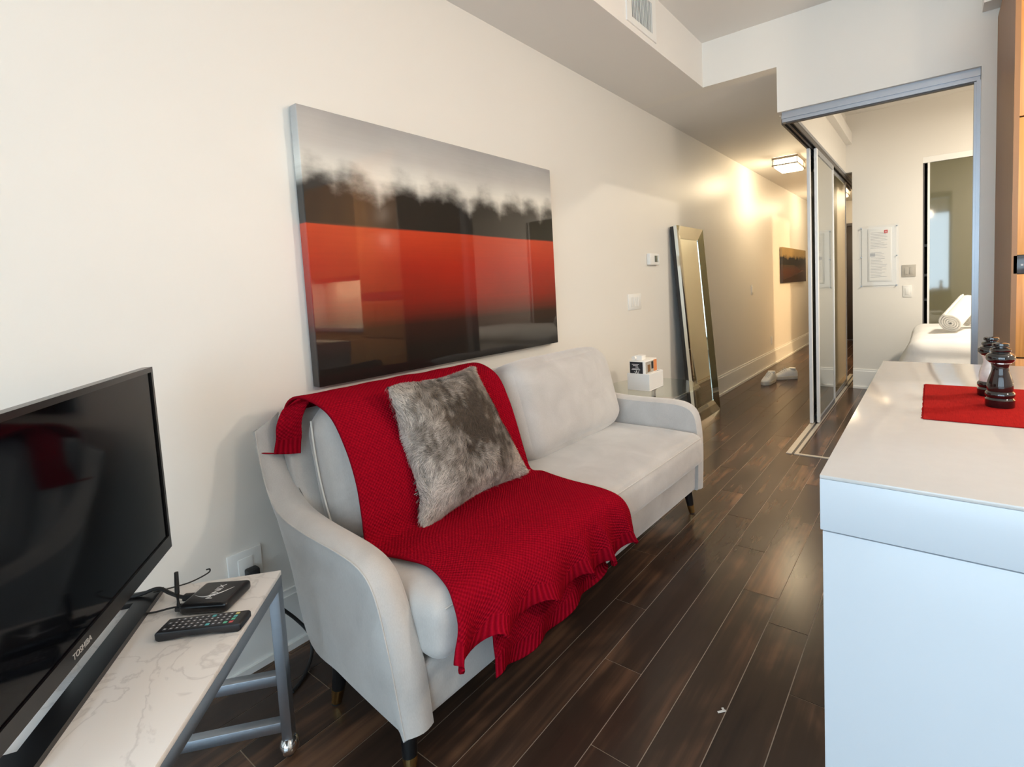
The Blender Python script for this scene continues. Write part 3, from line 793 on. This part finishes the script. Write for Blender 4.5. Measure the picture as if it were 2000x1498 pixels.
def back_cushion(yc, w, rz, x0=.282, z0=.655, tilt=-15, h=.44):
    mt = T(x0, yc, z0) @ RZ(math.radians(rz)) @ RY(math.radians(tilt))
    c = rbox('back_cushion', (.23, w, h), .095, 'sofa_fabric', so, mt, cuts=20, crown=(.03, .01, .012), wob=.006, seed=yc * 3)
    for sy in (-1, 1):
        pts = []
        for i in range(21):
            t = i / 20; z = (t - .5) * (h - .09)
            pts.append(mt @ Vector((.0, sy * (w / 2 + .006 + .010 * (1 - (2 * t - 1) ** 2)), z)))
        tube('piping', pts, .0032, 'piping', c, raw=True, seg=7)
    return c
back_cushion(.523, .765, 0)
back_cushion(1.325, .80, 1.5)
for (x, y, dx, dy) in ((.745, .075, .02, -.02), (.745, YL - .075, .02, .02), (.40, .09, -.02, -.02), (.40, YL - .09, -.02, .02)):
    zt = .165
    leg = tube('leg', [(x, y, zt), (x + dx * .65, y + dy * .65, .047)], [.024, .0185], 'leg_black', so, raw=True, seg=20)
    tube('brass_cap', [(x + dx * .65, y + dy * .65, .048), (x + dx * .95, y + dy * .95, .006)], [.019, .0150], 'brass', leg, raw=True, seg=20)
    tube('foot_pad', [(x + dx * .95, y + dy * .95, .007), (x + dx, y + dy, .0005)], [.0140, .0135], 'rubber', leg, raw=True, seg=20)

# ================================================================= BLANKET
def sheet(bm, rows, nu, nv, uvl, ribl, ruffle=None, v0=0., wrk=.004):
    """rows: list of rows (back -> front), every row the control points near -> far; smooth surface through them"""
    dense = [spline(r, nu) for r in rows]
    cols = [spline([d[i] for d in dense], nv) for i in range(nu)]
    grid = []
    for j in range(nv):
        line = []
        for i in range(nu):
            p = cols[i][j].copy(); u = i / (nu - 1); vv = j / (nv - 1)
            p += Vector((noise.noise(Vector((p.y * 7, vv * 5, 1))), 0, noise.noise(Vector((p.y * 9, vv * 7, 4))))) * wrk
            if ruffle: p += ruffle(u, vv)
            line.append(bm.verts.new(p))
        grid.append(line)
    acc = [[0.] * nu for _ in range(nv)]
    for j in range(1, nv):
        for i in range(nu): acc[j][i] = acc[j - 1][i] + (grid[j][i].co - grid[j - 1][i].co).length
    au = [0.]
    mid = grid[nv // 2]
    for i in range(1, nu): au.append(au[-1] + (mid[i].co - mid[i - 1].co).length)
    for j in range(nv):
        for i in range(nu):
            rem = acc[-1][i] - acc[j][i]
            grid[j][i][ribl] = 1. if rem < .05 else 0.
    for j in range(nv - 1):
        for i in range(nu - 1):
            f = bm.faces.new((grid[j][i], grid[j][i + 1], grid[j + 1][i + 1], grid[j + 1][i])); f.smooth = True
            for l, (jj, ii) in zip(f.loops, ((j, i), (j, i + 1), (j + 1, i + 1), (j + 1, i))):
                l[uvl].uv = (au[ii], acc[jj][ii] + v0)


bm = bmesh.new(); uvl = bm.loops.layers.uv.new('UVMap'); ribl = bm.verts.layers.float.new('rib')


def row(x, z, ys, dx=0, dz=0, bow=0):
    n = len(ys)
    return [(x + dx * i / (n - 1), y, z + dz * i / (n - 1)) for i, y in enumerate(ys)]


def lin(a, b, n=6): return [a + (b - a) * i / (n - 1) for i in range(n)]
R = [row(.085, .76, lin(.775, 1.52)), row(.10, .850, lin(.775, 1.52), .02), row(.165, .892, lin(.778, 1.515), .02), row(.25, .893, lin(.785, 1.505), .025), row(.345, .852, lin(.795, 1.495), .025),
     row(.410, .76, lin(.80, 1.485), .025), row(.452, .66, lin(.80, 1.48), .025), row(.477, .56, lin(.795, 1.485), .025), row(.494, .49, lin(.79, 1.50), .02),
     row(.54, .474, lin(.795, 1.53), .01), row(.63, .478, lin(.81, 1.505)), row(.72, .477, lin(.825, 1.495)), row(.82, .470, lin(.80, 1.50), .022), row(.880, .448, lin(.775, 1.515), .030),
     [(.900, .765, .400), (.908, .92, .40), (.915, 1.07, .40), (.922, 1.24, .40), (.926, 1.39, .40), (.932, 1.545, .40)],
     [(.898, .745, .340), (.912, .90, .345), (.92, 1.07, .342), (.925, 1.24, .335), (.930, 1.41, .330), (.934, 1.575, .335)],
     [(.893, .732, .303), (.912, .89, .318), (.92, 1.07, .305), (.925, 1.25, .285), (.930, 1.42, .265), (.936, 1.600, .285)]]


def ruf(u, v_):
    k = max(0, (v_ - .78) / .22)
    ph_ = u * 2 * PI * 5.5 + 1.3 * math.sin(u * 8)
    return Vector((.026 * k * k * (math.sin(ph_) + .35), .016 * k * k * math.cos(ph_), .016 * k * k * math.sin(ph_ + 1.2)))
sheet(bm, R, 110, 180, uvl, ribl, ruf, 0., .006)
# folded under-layer peeking out below the first hem
R2 = [[(.880, .90, .40), (.885, 1.07, .395), (.888, 1.24, .395), (.892, 1.40, .395)], [(.882, .895, .30), (.890, 1.06, .29), (.894, 1.24, .29), (.898, 1.42, .29)],
      [(.882, .890, .245), (.890, 1.06, .235), (.895, 1.25, .232), (.899, 1.43, .24)], [(.880, .885, .188), (.890, 1.04, .178), (.896, 1.25, .195), (.900, 1.44, .225)]]
def ruf2(u, v_):
    k = max(0, (v_ - .3) / .7)
    return Vector((.016 * k * (math.sin(u * 2 * PI * 3.5 + .6) + .3), 0, .010 * k * math.sin(u * 2 * PI * 3.5)))
sheet(bm, R2, 50, 40, uvl, ribl, ruf2, 2., .002)
# corner flap over the near wing of the sofa
R3 = [[(.20, .79, .898), (.215, .82, .902), (.24, .87, .902)], [(.165, .745, .862), (.185, .775, .872), (.21, .82, .896)], [(.185, .712, .822), (.205, .742, .826), (.215, .775, .832)],
      [(.178, .708, .775), (.200, .738, .774), (.215, .768, .775)], [(.166, .705, .732), (.198, .735, .728), (.212, .764, .725)]]
sheet(bm, R3, 24, 30, uvl, ribl, None, 3., .004)
me = bpy.data.meshes.new('blanket'); bm.to_mesh(me); bm.free()
bl = link('blanket', me, 'red_knit')
sd = bl.modifiers.new('thick', 'SOLIDIFY'); sd.thickness = .009; sd.offset = 0
tag(bl, 'red knitted throw with ruffled ribbed hem draped over the near half of the sofa', 'blanket')
tube('loose_yarn', [(.168, .705, .734), (.150, .690, .736), (.140, .680, .738)], .0022, 'red_knit', bl, 10)

# ================================================================= FUR PILLOW
fp = empty('fur_pillow', (.50, 1.2, .48), 0, 'square grey brown faux fur pillow leaning on the red throw', 'pillow')
c00, c10, c11, c01 = Vector((.530, .965, .482)), Vector((.530, 1.448, .499)), Vector((.355, 1.366, .907)), Vector((.395, .962, .912))
cen = (c00 + c10 + c11 + c01) / 4
nrm = ((c10 - c00).cross(c01 - c00)).normalized()
if nrm.x < 0: nrm = -nrm
NP = 40


def pillow_pt(u, v, side):
    p = c00 * (1 - u) * (1 - v) + c10 * u * (1 - v) + c11 * u * v + c01 * (1 - u) * v
    a, b = 2 * u - 1, 2 * v - 1
    e = (1 - abs(a) ** 2.6) * (1 - abs(b) ** 2.6)
    # concave edges
    pin = .022
    p += (cen - p).normalized() * pin * (abs(a) ** 4 * (1 - b * b) + abs(b) ** 4 * (1 - a * a))
    k = .085 * max(e, 0) ** .55
    k += .012 * noise.noise(Vector((a * 2, b * 2, 3))) * e
    return p + nrm * side * k * (1. if side > 0 else .55)


bm = bmesh.new(); g = {}
for side in (1, -1):
    for i in range(NP + 1):
        for j in range(NP + 1):
            if side < 0 and (i in (0, NP) or j in (0, NP)): g[side, i, j] = g[1, i, j]
            else: g[side, i, j] = bm.verts.new(pillow_pt(i / NP, j / NP, side) - fp.location)
    for i in range(NP):
        for j in range(NP):
            bm.faces.new([g[side, i, j], g[side, i + 1, j], g[side, i + 1, j + 1], g[side, i, j + 1]])
link('cushion_body', bm_mesh(bm), 'pillow_base', fp, 180)
# fur strands
rf = random.Random(11); V = []; Fc = []; C = []
def strand(u, v, side):
    p = pillow_pt(u, v, side)
    du = (pillow_pt(min(u + .01, 1), v, side) - pillow_pt(max(u - .01, 0), v, side)); dv = (pillow_pt(u, min(v + .01, 1), side) - pillow_pt(u, max(v - .01, 0), side))
    n = du.cross(dv)
    if n.length < 1e-9: return
    n.normalize()
    if n.dot(nrm) * side < 0: n = -n
    edge = max(abs(2 * u - 1), abs(2 * v - 1))
    ang = 2.4 * noise.noise(Vector((u * 2.6, v * 2.6, 7))) + 1.2 * noise.noise(Vector((u * 7, v * 7, 2))) + rf.uniform(-.35, .35)
    t = (-dv.normalized() * math.cos(ang) + du.normalized() * math.sin(ang))
    L_ = rf.uniform(.016, .030)
    lift = .35 + .3 * (edge > .93) + rf.uniform(-.1, .2)
    m1 = p + n * L_ * .38 * (lift + .5) + t * L_ * .4
    tip = p + n * L_ * lift * .55 + t * L_
    w = t.cross(n).normalized() * rf.uniform(.0005, .0010)
    k = len(V)
    V.extend([p - w, p + w, m1 + w * .8, m1 - w * .8, tip]); Fc.extend([(k, k + 1, k + 2, k + 3), (k + 3, k + 2, k + 4)])
    # colour: dark brown heart, pale lower and left parts, mottling
    h = 1.45 - 2.3 * math.hypot((u - .60) * 1.0, (v - .60) * .95) + .55 * noise.noise(Vector((u * 5, v * 5, 9))) + .35 * noise.noise(Vector((u * 16, v * 16, 5)))
    h += .45 * noise.noise(Vector((u * 30, v * 14, 1)))
    h = max(0, min(1, h)); lig = rf.uniform(.5, 1.25)
    root = Vector((.045, .034, .026)); pale = Vector((.76, .67, .59)) * lig; brn = Vector((.105, .074, .050)) * lig
    tipc = pale.lerp(brn, h)
    mid = root.lerp(tipc, .75)
    for c in (root, root, mid, mid, tipc): C.append((c.x, c.y, c.z, 1))
for _ in range(52000): strand(rf.random(), rf.random(), 1)
for _ in range(9000): strand(rf.random(), rf.random(), -1)
for _ in range(5000):
    e = rf.random(); s_ = rf.choice((0, 1, 2, 3)); q = rf.uniform(0, .02)
    u_, v_ = ((e, q), (e, 1 - q), (q, e), (1 - q, e))[s_]
    strand(u_, v_, 1)
me = bpy.data.meshes.new('fur'); me.from_pydata([v_ - Vector(fp.location) for v_ in V], [], Fc)
ca = me.color_attributes.new('Col', 'FLOAT_COLOR', 'POINT')
for i, c in enumerate(C): ca.data[i].color = c
fo = link('fur', me, 'fur', fp); fo['kind'] = 'stuff'

# ================================================================= MIRROR
mr = empty('floor_mirror', (.185, 4.02, 0), 0, 'tall mirror with wide mirrored border leaning against the wall behind the sofa end', 'mirror')
lean = Matrix.Rotation(-math.atan2(.125, 1.68), 4, 'Y')
WM, HM, FR = .60, 1.69, .105
def mirror_part(n, lst, m):
    bm_ = bmesh.new()
    for q in lst:
        vv = [bm_.verts.new(p) for p in q]
        bm_.faces.new(vv)
    bm_.transform(lean)
    return link(n, bm_mesh(bm_), m, mr)
bm_ = bmesh.new(); bm_box(bm_, -.045, -.010, .004, WM - .004, .004, HM - .004); bm_.transform(lean); link('backing_board', bm_mesh(bm_), 'leg_black', mr)
bm_ = bmesh.new(); bm_box(bm_, -.012, -.008, FR, WM - FR, FR, HM - FR); bm_.transform(lean); link('mirror_glass', bm_mesh(bm_), 'mirror', mr)
o_, i_ = .002, -.006   # outer edge proud, inner edge sunk
for pts in (((0, 0), (WM, 0), (WM - FR, FR), (FR, FR)), ((0, HM), (FR, HM - FR), (WM - FR, HM - FR), (WM, HM)), ((0, 0), (FR, FR), (FR, HM - FR), (0, HM)), ((WM, 0), (WM, HM), (WM - FR, HM - FR), (WM - FR, FR))):
    bm_ = bmesh.new(); A = []; Bk = []
    for (y, z) in pts:
        outer = y in (0, WM) or z in (0, HM)
        A.append(bm_.verts.new((.016 if outer else -.004, y, z))); Bk.append(bm_.verts.new((-.012, y, z)))
    bm_.faces.new(A); bm_.faces.new(Bk[::-1])
    for i in range(4): bm_.faces.new((A[i], A[(i + 1) % 4], Bk[(i + 1) % 4], Bk[i]))
    bm_.transform(lean); link('bevel_strip', bm_mesh(bm_), 'mirror_bevel', mr)

# ================================================================= SIDE TABLE WITH ORGANISER
sx_, sy_t, sz_ = .32, 2.93, .535
stb = empty('side_table', (.335, 2.97, 0), 0, 'round clear glass side table behind the far sofa arm', 'table')
lathe('glass_top', [(.0, sz_ - .010), (.296, sz_ - .010), (.30, sz_ - .005), (.296, sz_), (.0, sz_)], 'table_glass', stb, 64)
lathe('pedestal', [(.025, .012), (.018, .05), (.014, sz_ - .03), (.03, sz_ - .0105)], 'chrome', stb)
lathe('base', [(.15, 0), (.15, .008), (.03, .014)], 'chrome', stb, 40)
og = empty('desk_organizer', (.315, 2.905, sz_ + .0005), 0, 'white open box holder standing on the round side table', 'organizer')
boxes('tray', [(-.078, .078, -.10, .10, 0, .008), (-.078, -.070, -.10, .10, .008, .108), (.070, .078, -.10, .10, .008, .108), (-.07, .07, -.10, -.092, .008, .108), (-.07, .07, .092, .10, .008, .108)], 'white_ceramic', og)
for ch in og.children:
    bv = ch.modifiers.new('bev', 'BEVEL'); bv.width = .002; bv.segments = 2
cb = empty('card_box', (.305, 2.90, sz_ + .0095), 0, 'white box with black lettered end and photo print side inside the white holder', 'box')
box('carton', -.055, .055, -.085, .085, 0, .178, 'white_card', cb, .002)
pe = box('black_end_panel', -.050, .040, -.0866, -.085, .085, .172, 'black_card', cb)
for (x, z, w) in ((-.02, .155, .05), (-.02, .147, .034), (-.01, .138, .02), (-.018, .128, .05), (-.018, .122, .06)):
    box('small_print', x - w / 2 + .01, x + w / 2 + .01, -.0872, -.0866, z, z + .003, 'white_print', pe)
text('hand_lettering', '.:A(', .032, 'white_print', T(-.006, -.0870, .106) @ RX(PI / 2), pe)
ph = box('photo_print', .055, .0566, -.075, .035, .098, .170, 'grey_plastic', cb)
box('photo_print', .055, .0566, .035, .080, .098, .172, 'orange_card', cb)
box('photo_figure', .0566, .0570, -.050, -.012, .105, .150, 'dark_wood_side', ph)
box('photo_figure', .0566, .0570, .002, .030, .118, .165, 'black_card', ph)
rl = empty('rolled_leaflet', (.275, 2.845, sz_ + .0095 + .1785 + .014), 0, 'small white rolled leaflet on top of the card box', 'leaflet')
spir = [((.006 + .0009 * i) * math.cos(i * .55), (.006 + .0009 * i) * math.sin(i * .55)) for i in range(10)]
tube('roll', [(0, -.02, 0), (0, .055, 0)], [.014, .014], 'white_card', rl, raw=True, seg=18)
box('loose_sheet', .0, .05, .0, .055, -.0138, .016, 'white_card', rl, .001)

# ================================================================= SHOES
def shoe(loc, rz, label):
    r = empty('shoe', loc, rz, label, 'shoe', 'white sneakers in the hall')
    L_ = .25
    st_ = [(-.125, .022, .030, .060), (-.11, .034, .030, .072), (-.07, .038, .028, .078), (-.02, .038, .026, .080), (.03, .042, .026, .066), (.07, .046, .026, .050), (.10, .040, .026, .042), (.12, .022, .026, .034), (.126, .008, .026, .030)]
    bm_ = bmesh.new(); rings = []
    for x, w, z0, z1 in st_:
        ring_ = []
        for k in range(16):
            a = PI * k / 15
            ring_.append(bm_.verts.new((x, w * math.cos(a) * (1 if math.sin(a) < .8 else .9), z0 - .010 + (z1 - z0 + .010) * math.sin(a) ** .6)))
        rings.append(ring_)
    for A, B in zip(rings, rings[1:]):
        for k in range(15): bm_.faces.new((A[k], A[k + 1], B[k + 1], B[k]))
    for q in rings: pass
    bm_.faces.new(rings[0]); bm_.faces.new(rings[-1][::-1])
    link('upper', bm_mesh(bm_), 'canvas_shoe', r, 60)
    prof_ = [(-.128, 0), (-.12, -.03), (-.07, -.040), (0, -.040), (.06, -.048), (.105, -.042), (.13, -.015), (.133, 0), (.13, .015), (.105, .042), (.06, .048), (0, .040), (-.07, .040), (-.12, .03)]
    prism('sole', prof_, 0, .026, 'shoe_sole', r, .004, axis='z')
    lathe('collar', [(.030, 0), (.036, 0), (.036, .012), (.030, .012)], 'canvas_shoe', r, 20, loc=(-.075, 0, .070))
    for i in range(4):
        x = .0 + i * .018; z = .082 - i * .007
        tube('lace', [(x, -.024, z - .012), (x + .004, 0, z + .001), (x, .024, z - .012)], .003, 'white_plastic', r, 9, 6)
    r.scale = (1.10, 1.18, 1.6)
    return r
shoe((.295, 5.99, 0), math.radians(-98), 'left white canvas sneaker of the pair with toe toward the sofa')
shoe((.400, 6.33, 0), math.radians(216), 'right white canvas sneaker of the pair turned sideways in the hall')

# ================================================================= ISLAND
IX, IY0, IY1, IZ = 1.687, .823, 2.028, .90
isl = empty('kitchen_island', (IX, IY0, 0), 0, 'white kitchen island with thick pale quartz top in the right foreground', 'island')
box('countertop', 0, .95, 0, IY1 - IY0, IZ - .006, IZ, 'quartz', isl, .0015)
box('fascia', 0, .95, 0, IY1 - IY0, IZ - .0865, IZ - .006, 'island_white', isl, .0015)
box('end_panel', .003, .95, .003, .025, .0, IZ - .089, 'island_white', isl, .001)
box('carcass', .006, .944, .027, IY1 - IY0 - .006, .0, IZ - .0885, 'island_white', isl)

pm = empty('placemat', (1.811, 1.234, IZ + .0004), 0, 'red woven placemat lying on the island under the mills', 'placemat')
box('woven_mat', 0, .45, 0, .386, 0, .0025, 'placemat_weave', pm, .0008)
fr = bmesh.new(); rr_ = random.Random(2)
for i in range(70):
    y = .003 + i * .0055; bm_box(fr, -.002 - rr_.random() * .0016, 0, y, y + .0012, .0006, .0016)
fo = link('fringe', bm_mesh(fr), 'placemat_weave', pm)
fo['kind'] = 'stuff'


def mill(loc, m, label):
    r = empty('spice_mill', loc, 0, label, 'mill', 'salt and pepper mills on the placemat')
    lathe('base', [(.0245, 0), (.0255, .002), (.0255, .016), (.0235, .018), (.0225, .020), (.0250, .023), (.0258, .027), (.0250, .031), (.0222, .034)], 'mill_black', r)
    lathe('body', [(.0215, .034), (.0222, .038), (.0228, .046), (.0215, .056), (.0180, .068), (.0150, .078), (.0145, .084), (.0155, .090), (.0180, .095)], m, r)
    lathe('head', [(.0180, .095), (.0215, .097), (.0245, .101), (.0255, .106), (.0245, .111), (.0205, .115), (.0165, .1165), (.0160, .118), (.0180, .120), (.0185, .123), (.0165, .126), (.013, .127)], 'mill_black', r)
    lathe('cap', [(.0105, .127), (.0105, .129), (.0140, .130), (.0148, .133), (.0140, .1365), (.009, .138)], 'mill_black', r)
    lathe('band', [(.0192, .0945), (.0192, .0965), (.0180, .0970)], 'chrome', r)
    return r
mill((1.945, 1.404, IZ + .003), 'mill_pepper', 'dark pepper mill with turned black head standing nearer on the placemat')
mill((1.938, 1.520, IZ + .003), 'mill_salt', 'clear salt mill with black base half hidden behind the pepper mill')

# ================================================================= TALL CABINET + KITCHEN RUN
YT = 2.80
tc = empty('tall_cabinet', (2.093, YT, 0), 0, 'tall oak fronted cabinet with dark brown side at the right edge', 'cabinet')
box('side_panel', 0, .018, .0, YF - YT - .002, 0, 2.487, 'dark_wood_side', tc)
box('carcass', .018, .66, .024, YF - YT - .002, .0, 2.487, 'gap_dark', tc)
box('door', .004, .66, .002, .022, 1.812, 2.485, 'oak_front', tc, .001)
box('door', .004, .66, .002, .022, 1.25, 1.806, 'oak_front', tc, .001)
pnl = box('control_panel', .006, .66, .000, .022, 1.172, 1.248, 'black_glass', tc, .001)
boxes('panel_print', [(.03 + i * .014, .038 + i * .014, -.0006, .0001, 1.205, 1.212) for i in range(10)], 'grey_print', pnl)
box('door', .004, .66, .002, .022, .822, 1.170, 'oak_front', tc, .001)
box('door', .004, .66, .002, .022, .10, .816, 'oak_front', tc, .001)
kb = empty('base_cabinet', (2.76, 2.92, 0), 0, 'oak base cabinet run beyond the tall cabinet with pale worktop', 'cabinet')
box('carcass', 0, 1.93, .02, .598, .0, .86, 'gap_dark', kb)
for i in range(4): box('door', i * .4825 + .002, (i + 1) * .4825 - .002, 0, .02, .10, .855, 'oak_front', kb, .001)
box('worktop', 0, 1.93, -.02, .598, .861, .90, 'quartz', kb, .002)
ku = empty('wall_cabinet', (2.76, 3.17, 0), 0, 'oak wall cabinet run above the lit backsplash', 'cabinet')
box('carcass', 0, 1.93, .02, .348, 1.45, 2.50, 'gap_dark', ku)
for i in range(4): box('door', i * .4825 + .002, (i + 1) * .4825 - .002, 0, .02, 1.45, 2.495, 'oak_front', ku, .001)
us = empty('under_cabinet_light', (2.9, 3.30, 1.449), 0, 'warm strip light under the oak wall cabinets', 'strip light')
box('diffuser', 0, 1.6, 0, .03, -.012, -.002, 'strip_glow', us)
box('housing', -.005, 1.605, -.005, .035, -.002, 0, 'lamp_metal', us)
box('added_lip', -.005, 1.605, -.012, -.005, -.045, 0, 'lamp_metal', us)  # lip added to hide the strip and keep its light on the backsplash
bs = struct(box('trim_backsplash', 2.76, 4.69, YF - .010, YF, .90, 1.45, 'backsplash'))

# ================================================================= BEDROOM: FRAME, BED, TOWELS
nf = empty('notice_frame', (1.205, 6.075, 1.060), 0, 'clear acrylic notice frame with printed page on the bedroom wall', 'frame')
FW_, FH_ = .345, .63
box('white_back', .02, FW_ - .02, -.006, 0, .02, FH_ - .02, 'white_plastic', nf)
box('panel_door', .075, .285, -.010, -.006, .06, .60, 'white_plastic', nf, .002)
box('page', .09, .275, -.0115, -.010, .075, .575, 'white_card', nf)
rgp = random.Random(5)
for i in range(30):
    z = .555 - i * .0155
    if 10 < i < 13: continue
    w = rgp.uniform(.09, .15)
    box('text_line', .10, .10 + w, -.0119, -.0115, z, z + .004, 'grey_print', nf)
lg = box('red_logo', .218, .250, -.0125, -.0115, .545, .578, 'red_logo', nf)
text('logo_mark', 'A', .022, 'white_print', T(.234, -.0126, .561) @ RX(PI / 2), lg)
box('grey_stamp', .095, .140, -.0125, -.0115, .318, .350, 'grey_print', nf)
box('acrylic_sheet', 0, FW_, -.020, -.016, 0, FH_, 'acrylic', nf)
for x in (.018, FW_ - .018):
    for z in (.018, FH_ / 2, FH_ - .018):
        lathe('standoff', [(.006, 0), (.006, .022), (.004, .024)], 'steel', nf, 12, mtx=RX(PI / 2), loc=(x, 0, z))

bed = empty('bed', (2.70, 5.14, 0), 0, 'white made bed seen through the sliding door opening', 'bed')
rbox('mattress', (1.98, 1.50, .40), .06, 'linen_white', bed, T(0.03, 0.03, .42), cuts=8)
box('bed_base', -.93, .99, -.70, .72, .0, .22, 'dark_interior', bed)
bm = roundbox_bm(2.06, 1.56, .46, .10, cuts=44, crown=(0, 0, .015), wob=.008)
for q in bm.verts:
    if q.co.z < .12:
        k = min(1, (.12 - q.co.z) / .3)
        f_ = math.sin((q.co.x * 1.0 + q.co.y * .6) * 48 + 3 * math.sin(q.co.x * 7)) * .012 * k
        d = Vector((q.co.x / 1.03, q.co.y / .78, 0))
        flare = .12 * k
        if abs(d.x) > abs(d.y): q.co.x += math.copysign(f_ + flare, q.co.x)
        else: q.co.y += math.copysign(f_ + flare, q.co.y)
bm.transform(T(.0, .02, .478))
link('duvet', bm_mesh(bm), 'linen_white', bed, 180)


def towel(loc, rz, tilt, L_, r0, label):
    r = empty('rolled_towel', loc, rz, label, 'towel', 'rolled towels on the bed')
    n = 46; pr = []
    bm_ = bmesh.new()
    # spiral sheet with thickness: outer wall plus spiral grooves at the ends
    N_ = 90; th_ = .011; rows_ = []
    for i in range(N_):
        a = i / (N_ - 1) * 2 * PI * 4.2; rad = .008 + (r0 - .008) * i / (N_ - 1)
        rows_.append([bm_.verts.new((x, rad * math.cos(a), rad * math.sin(a))) for x in (-L_ / 2, -L_ / 2 + .006, 0, L_ / 2 - .006, L_ / 2)])
    for A, B in zip(rows_, rows_[1:]):
        for k in range(4): bm_.faces.new((A[k], A[k + 1], B[k + 1], B[k]))
    bm_.transform(RY(tilt))
    o = link('terry_roll', bm_mesh(bm_), 'towel', r, 180)
    s_ = o.modifiers.new('t', 'SOLIDIFY'); s_.thickness = .013; s_.offset = 0
    return r
towel((2.00, 5.02, .865), math.radians(68), math.radians(-23), .36, .075, 'large rolled white towel propped up on the bed')
towel((2.17, 5.34, .798), math.radians(40), 0, .30, .060, 'second rolled white towel lying behind the propped one')

# ================================================================= CURTAINS + SCRAP
def curtain(x0, x1, label):
    r = empty('curtain', (x0, YB + .10, 0), 0, label, 'curtain', 'white curtains at the window wall')
    bm_ = bmesh.new(); n = 70; A = []; B = []
    for i in range(n + 1):
        t = i / n; x = (x1 - x0) * t; y = .035 * math.sin(t * (x1 - x0) / .10 * 2 * PI)
        A.append(bm_.verts.new((x, y, .03))); B.append(bm_.verts.new((x, y * .8, 2.68)))
    for i in range(n): bm_.faces.new((A[i], A[i + 1], B[i + 1], B[i]))
    o = link('fabric_panel', bm_mesh(bm_), 'curtain', r, 180)
    s_ = o.modifiers.new('t', 'SOLIDIFY'); s_.thickness = .004
    tube('rail', [(-.02, 0, 2.69), (x1 - x0 + .02, 0, 2.69)], [.012, .012], 'alu', r, raw=True, seg=10)
curtain(.12, .55, 'white curtain gathered at the wall side of the window')
curtain(3.95, 4.45, 'white curtain gathered at the kitchen side of the window')
sc_ = bmesh.new(); bm_box(sc_, -.012, .012, -.003, .003, .0006, .0016); bm_box(sc_, .004, .010, .001, .011, .0006, .0016); sc_.transform(RZ(.8))
ps = link('paper_scrap', bm_mesh(sc_), 'white_card'); ps.location = (1.351, 1.297, 0)
tag(ps, 'tiny white paper scrap lying on the dark floor beside the island', 'scrap')
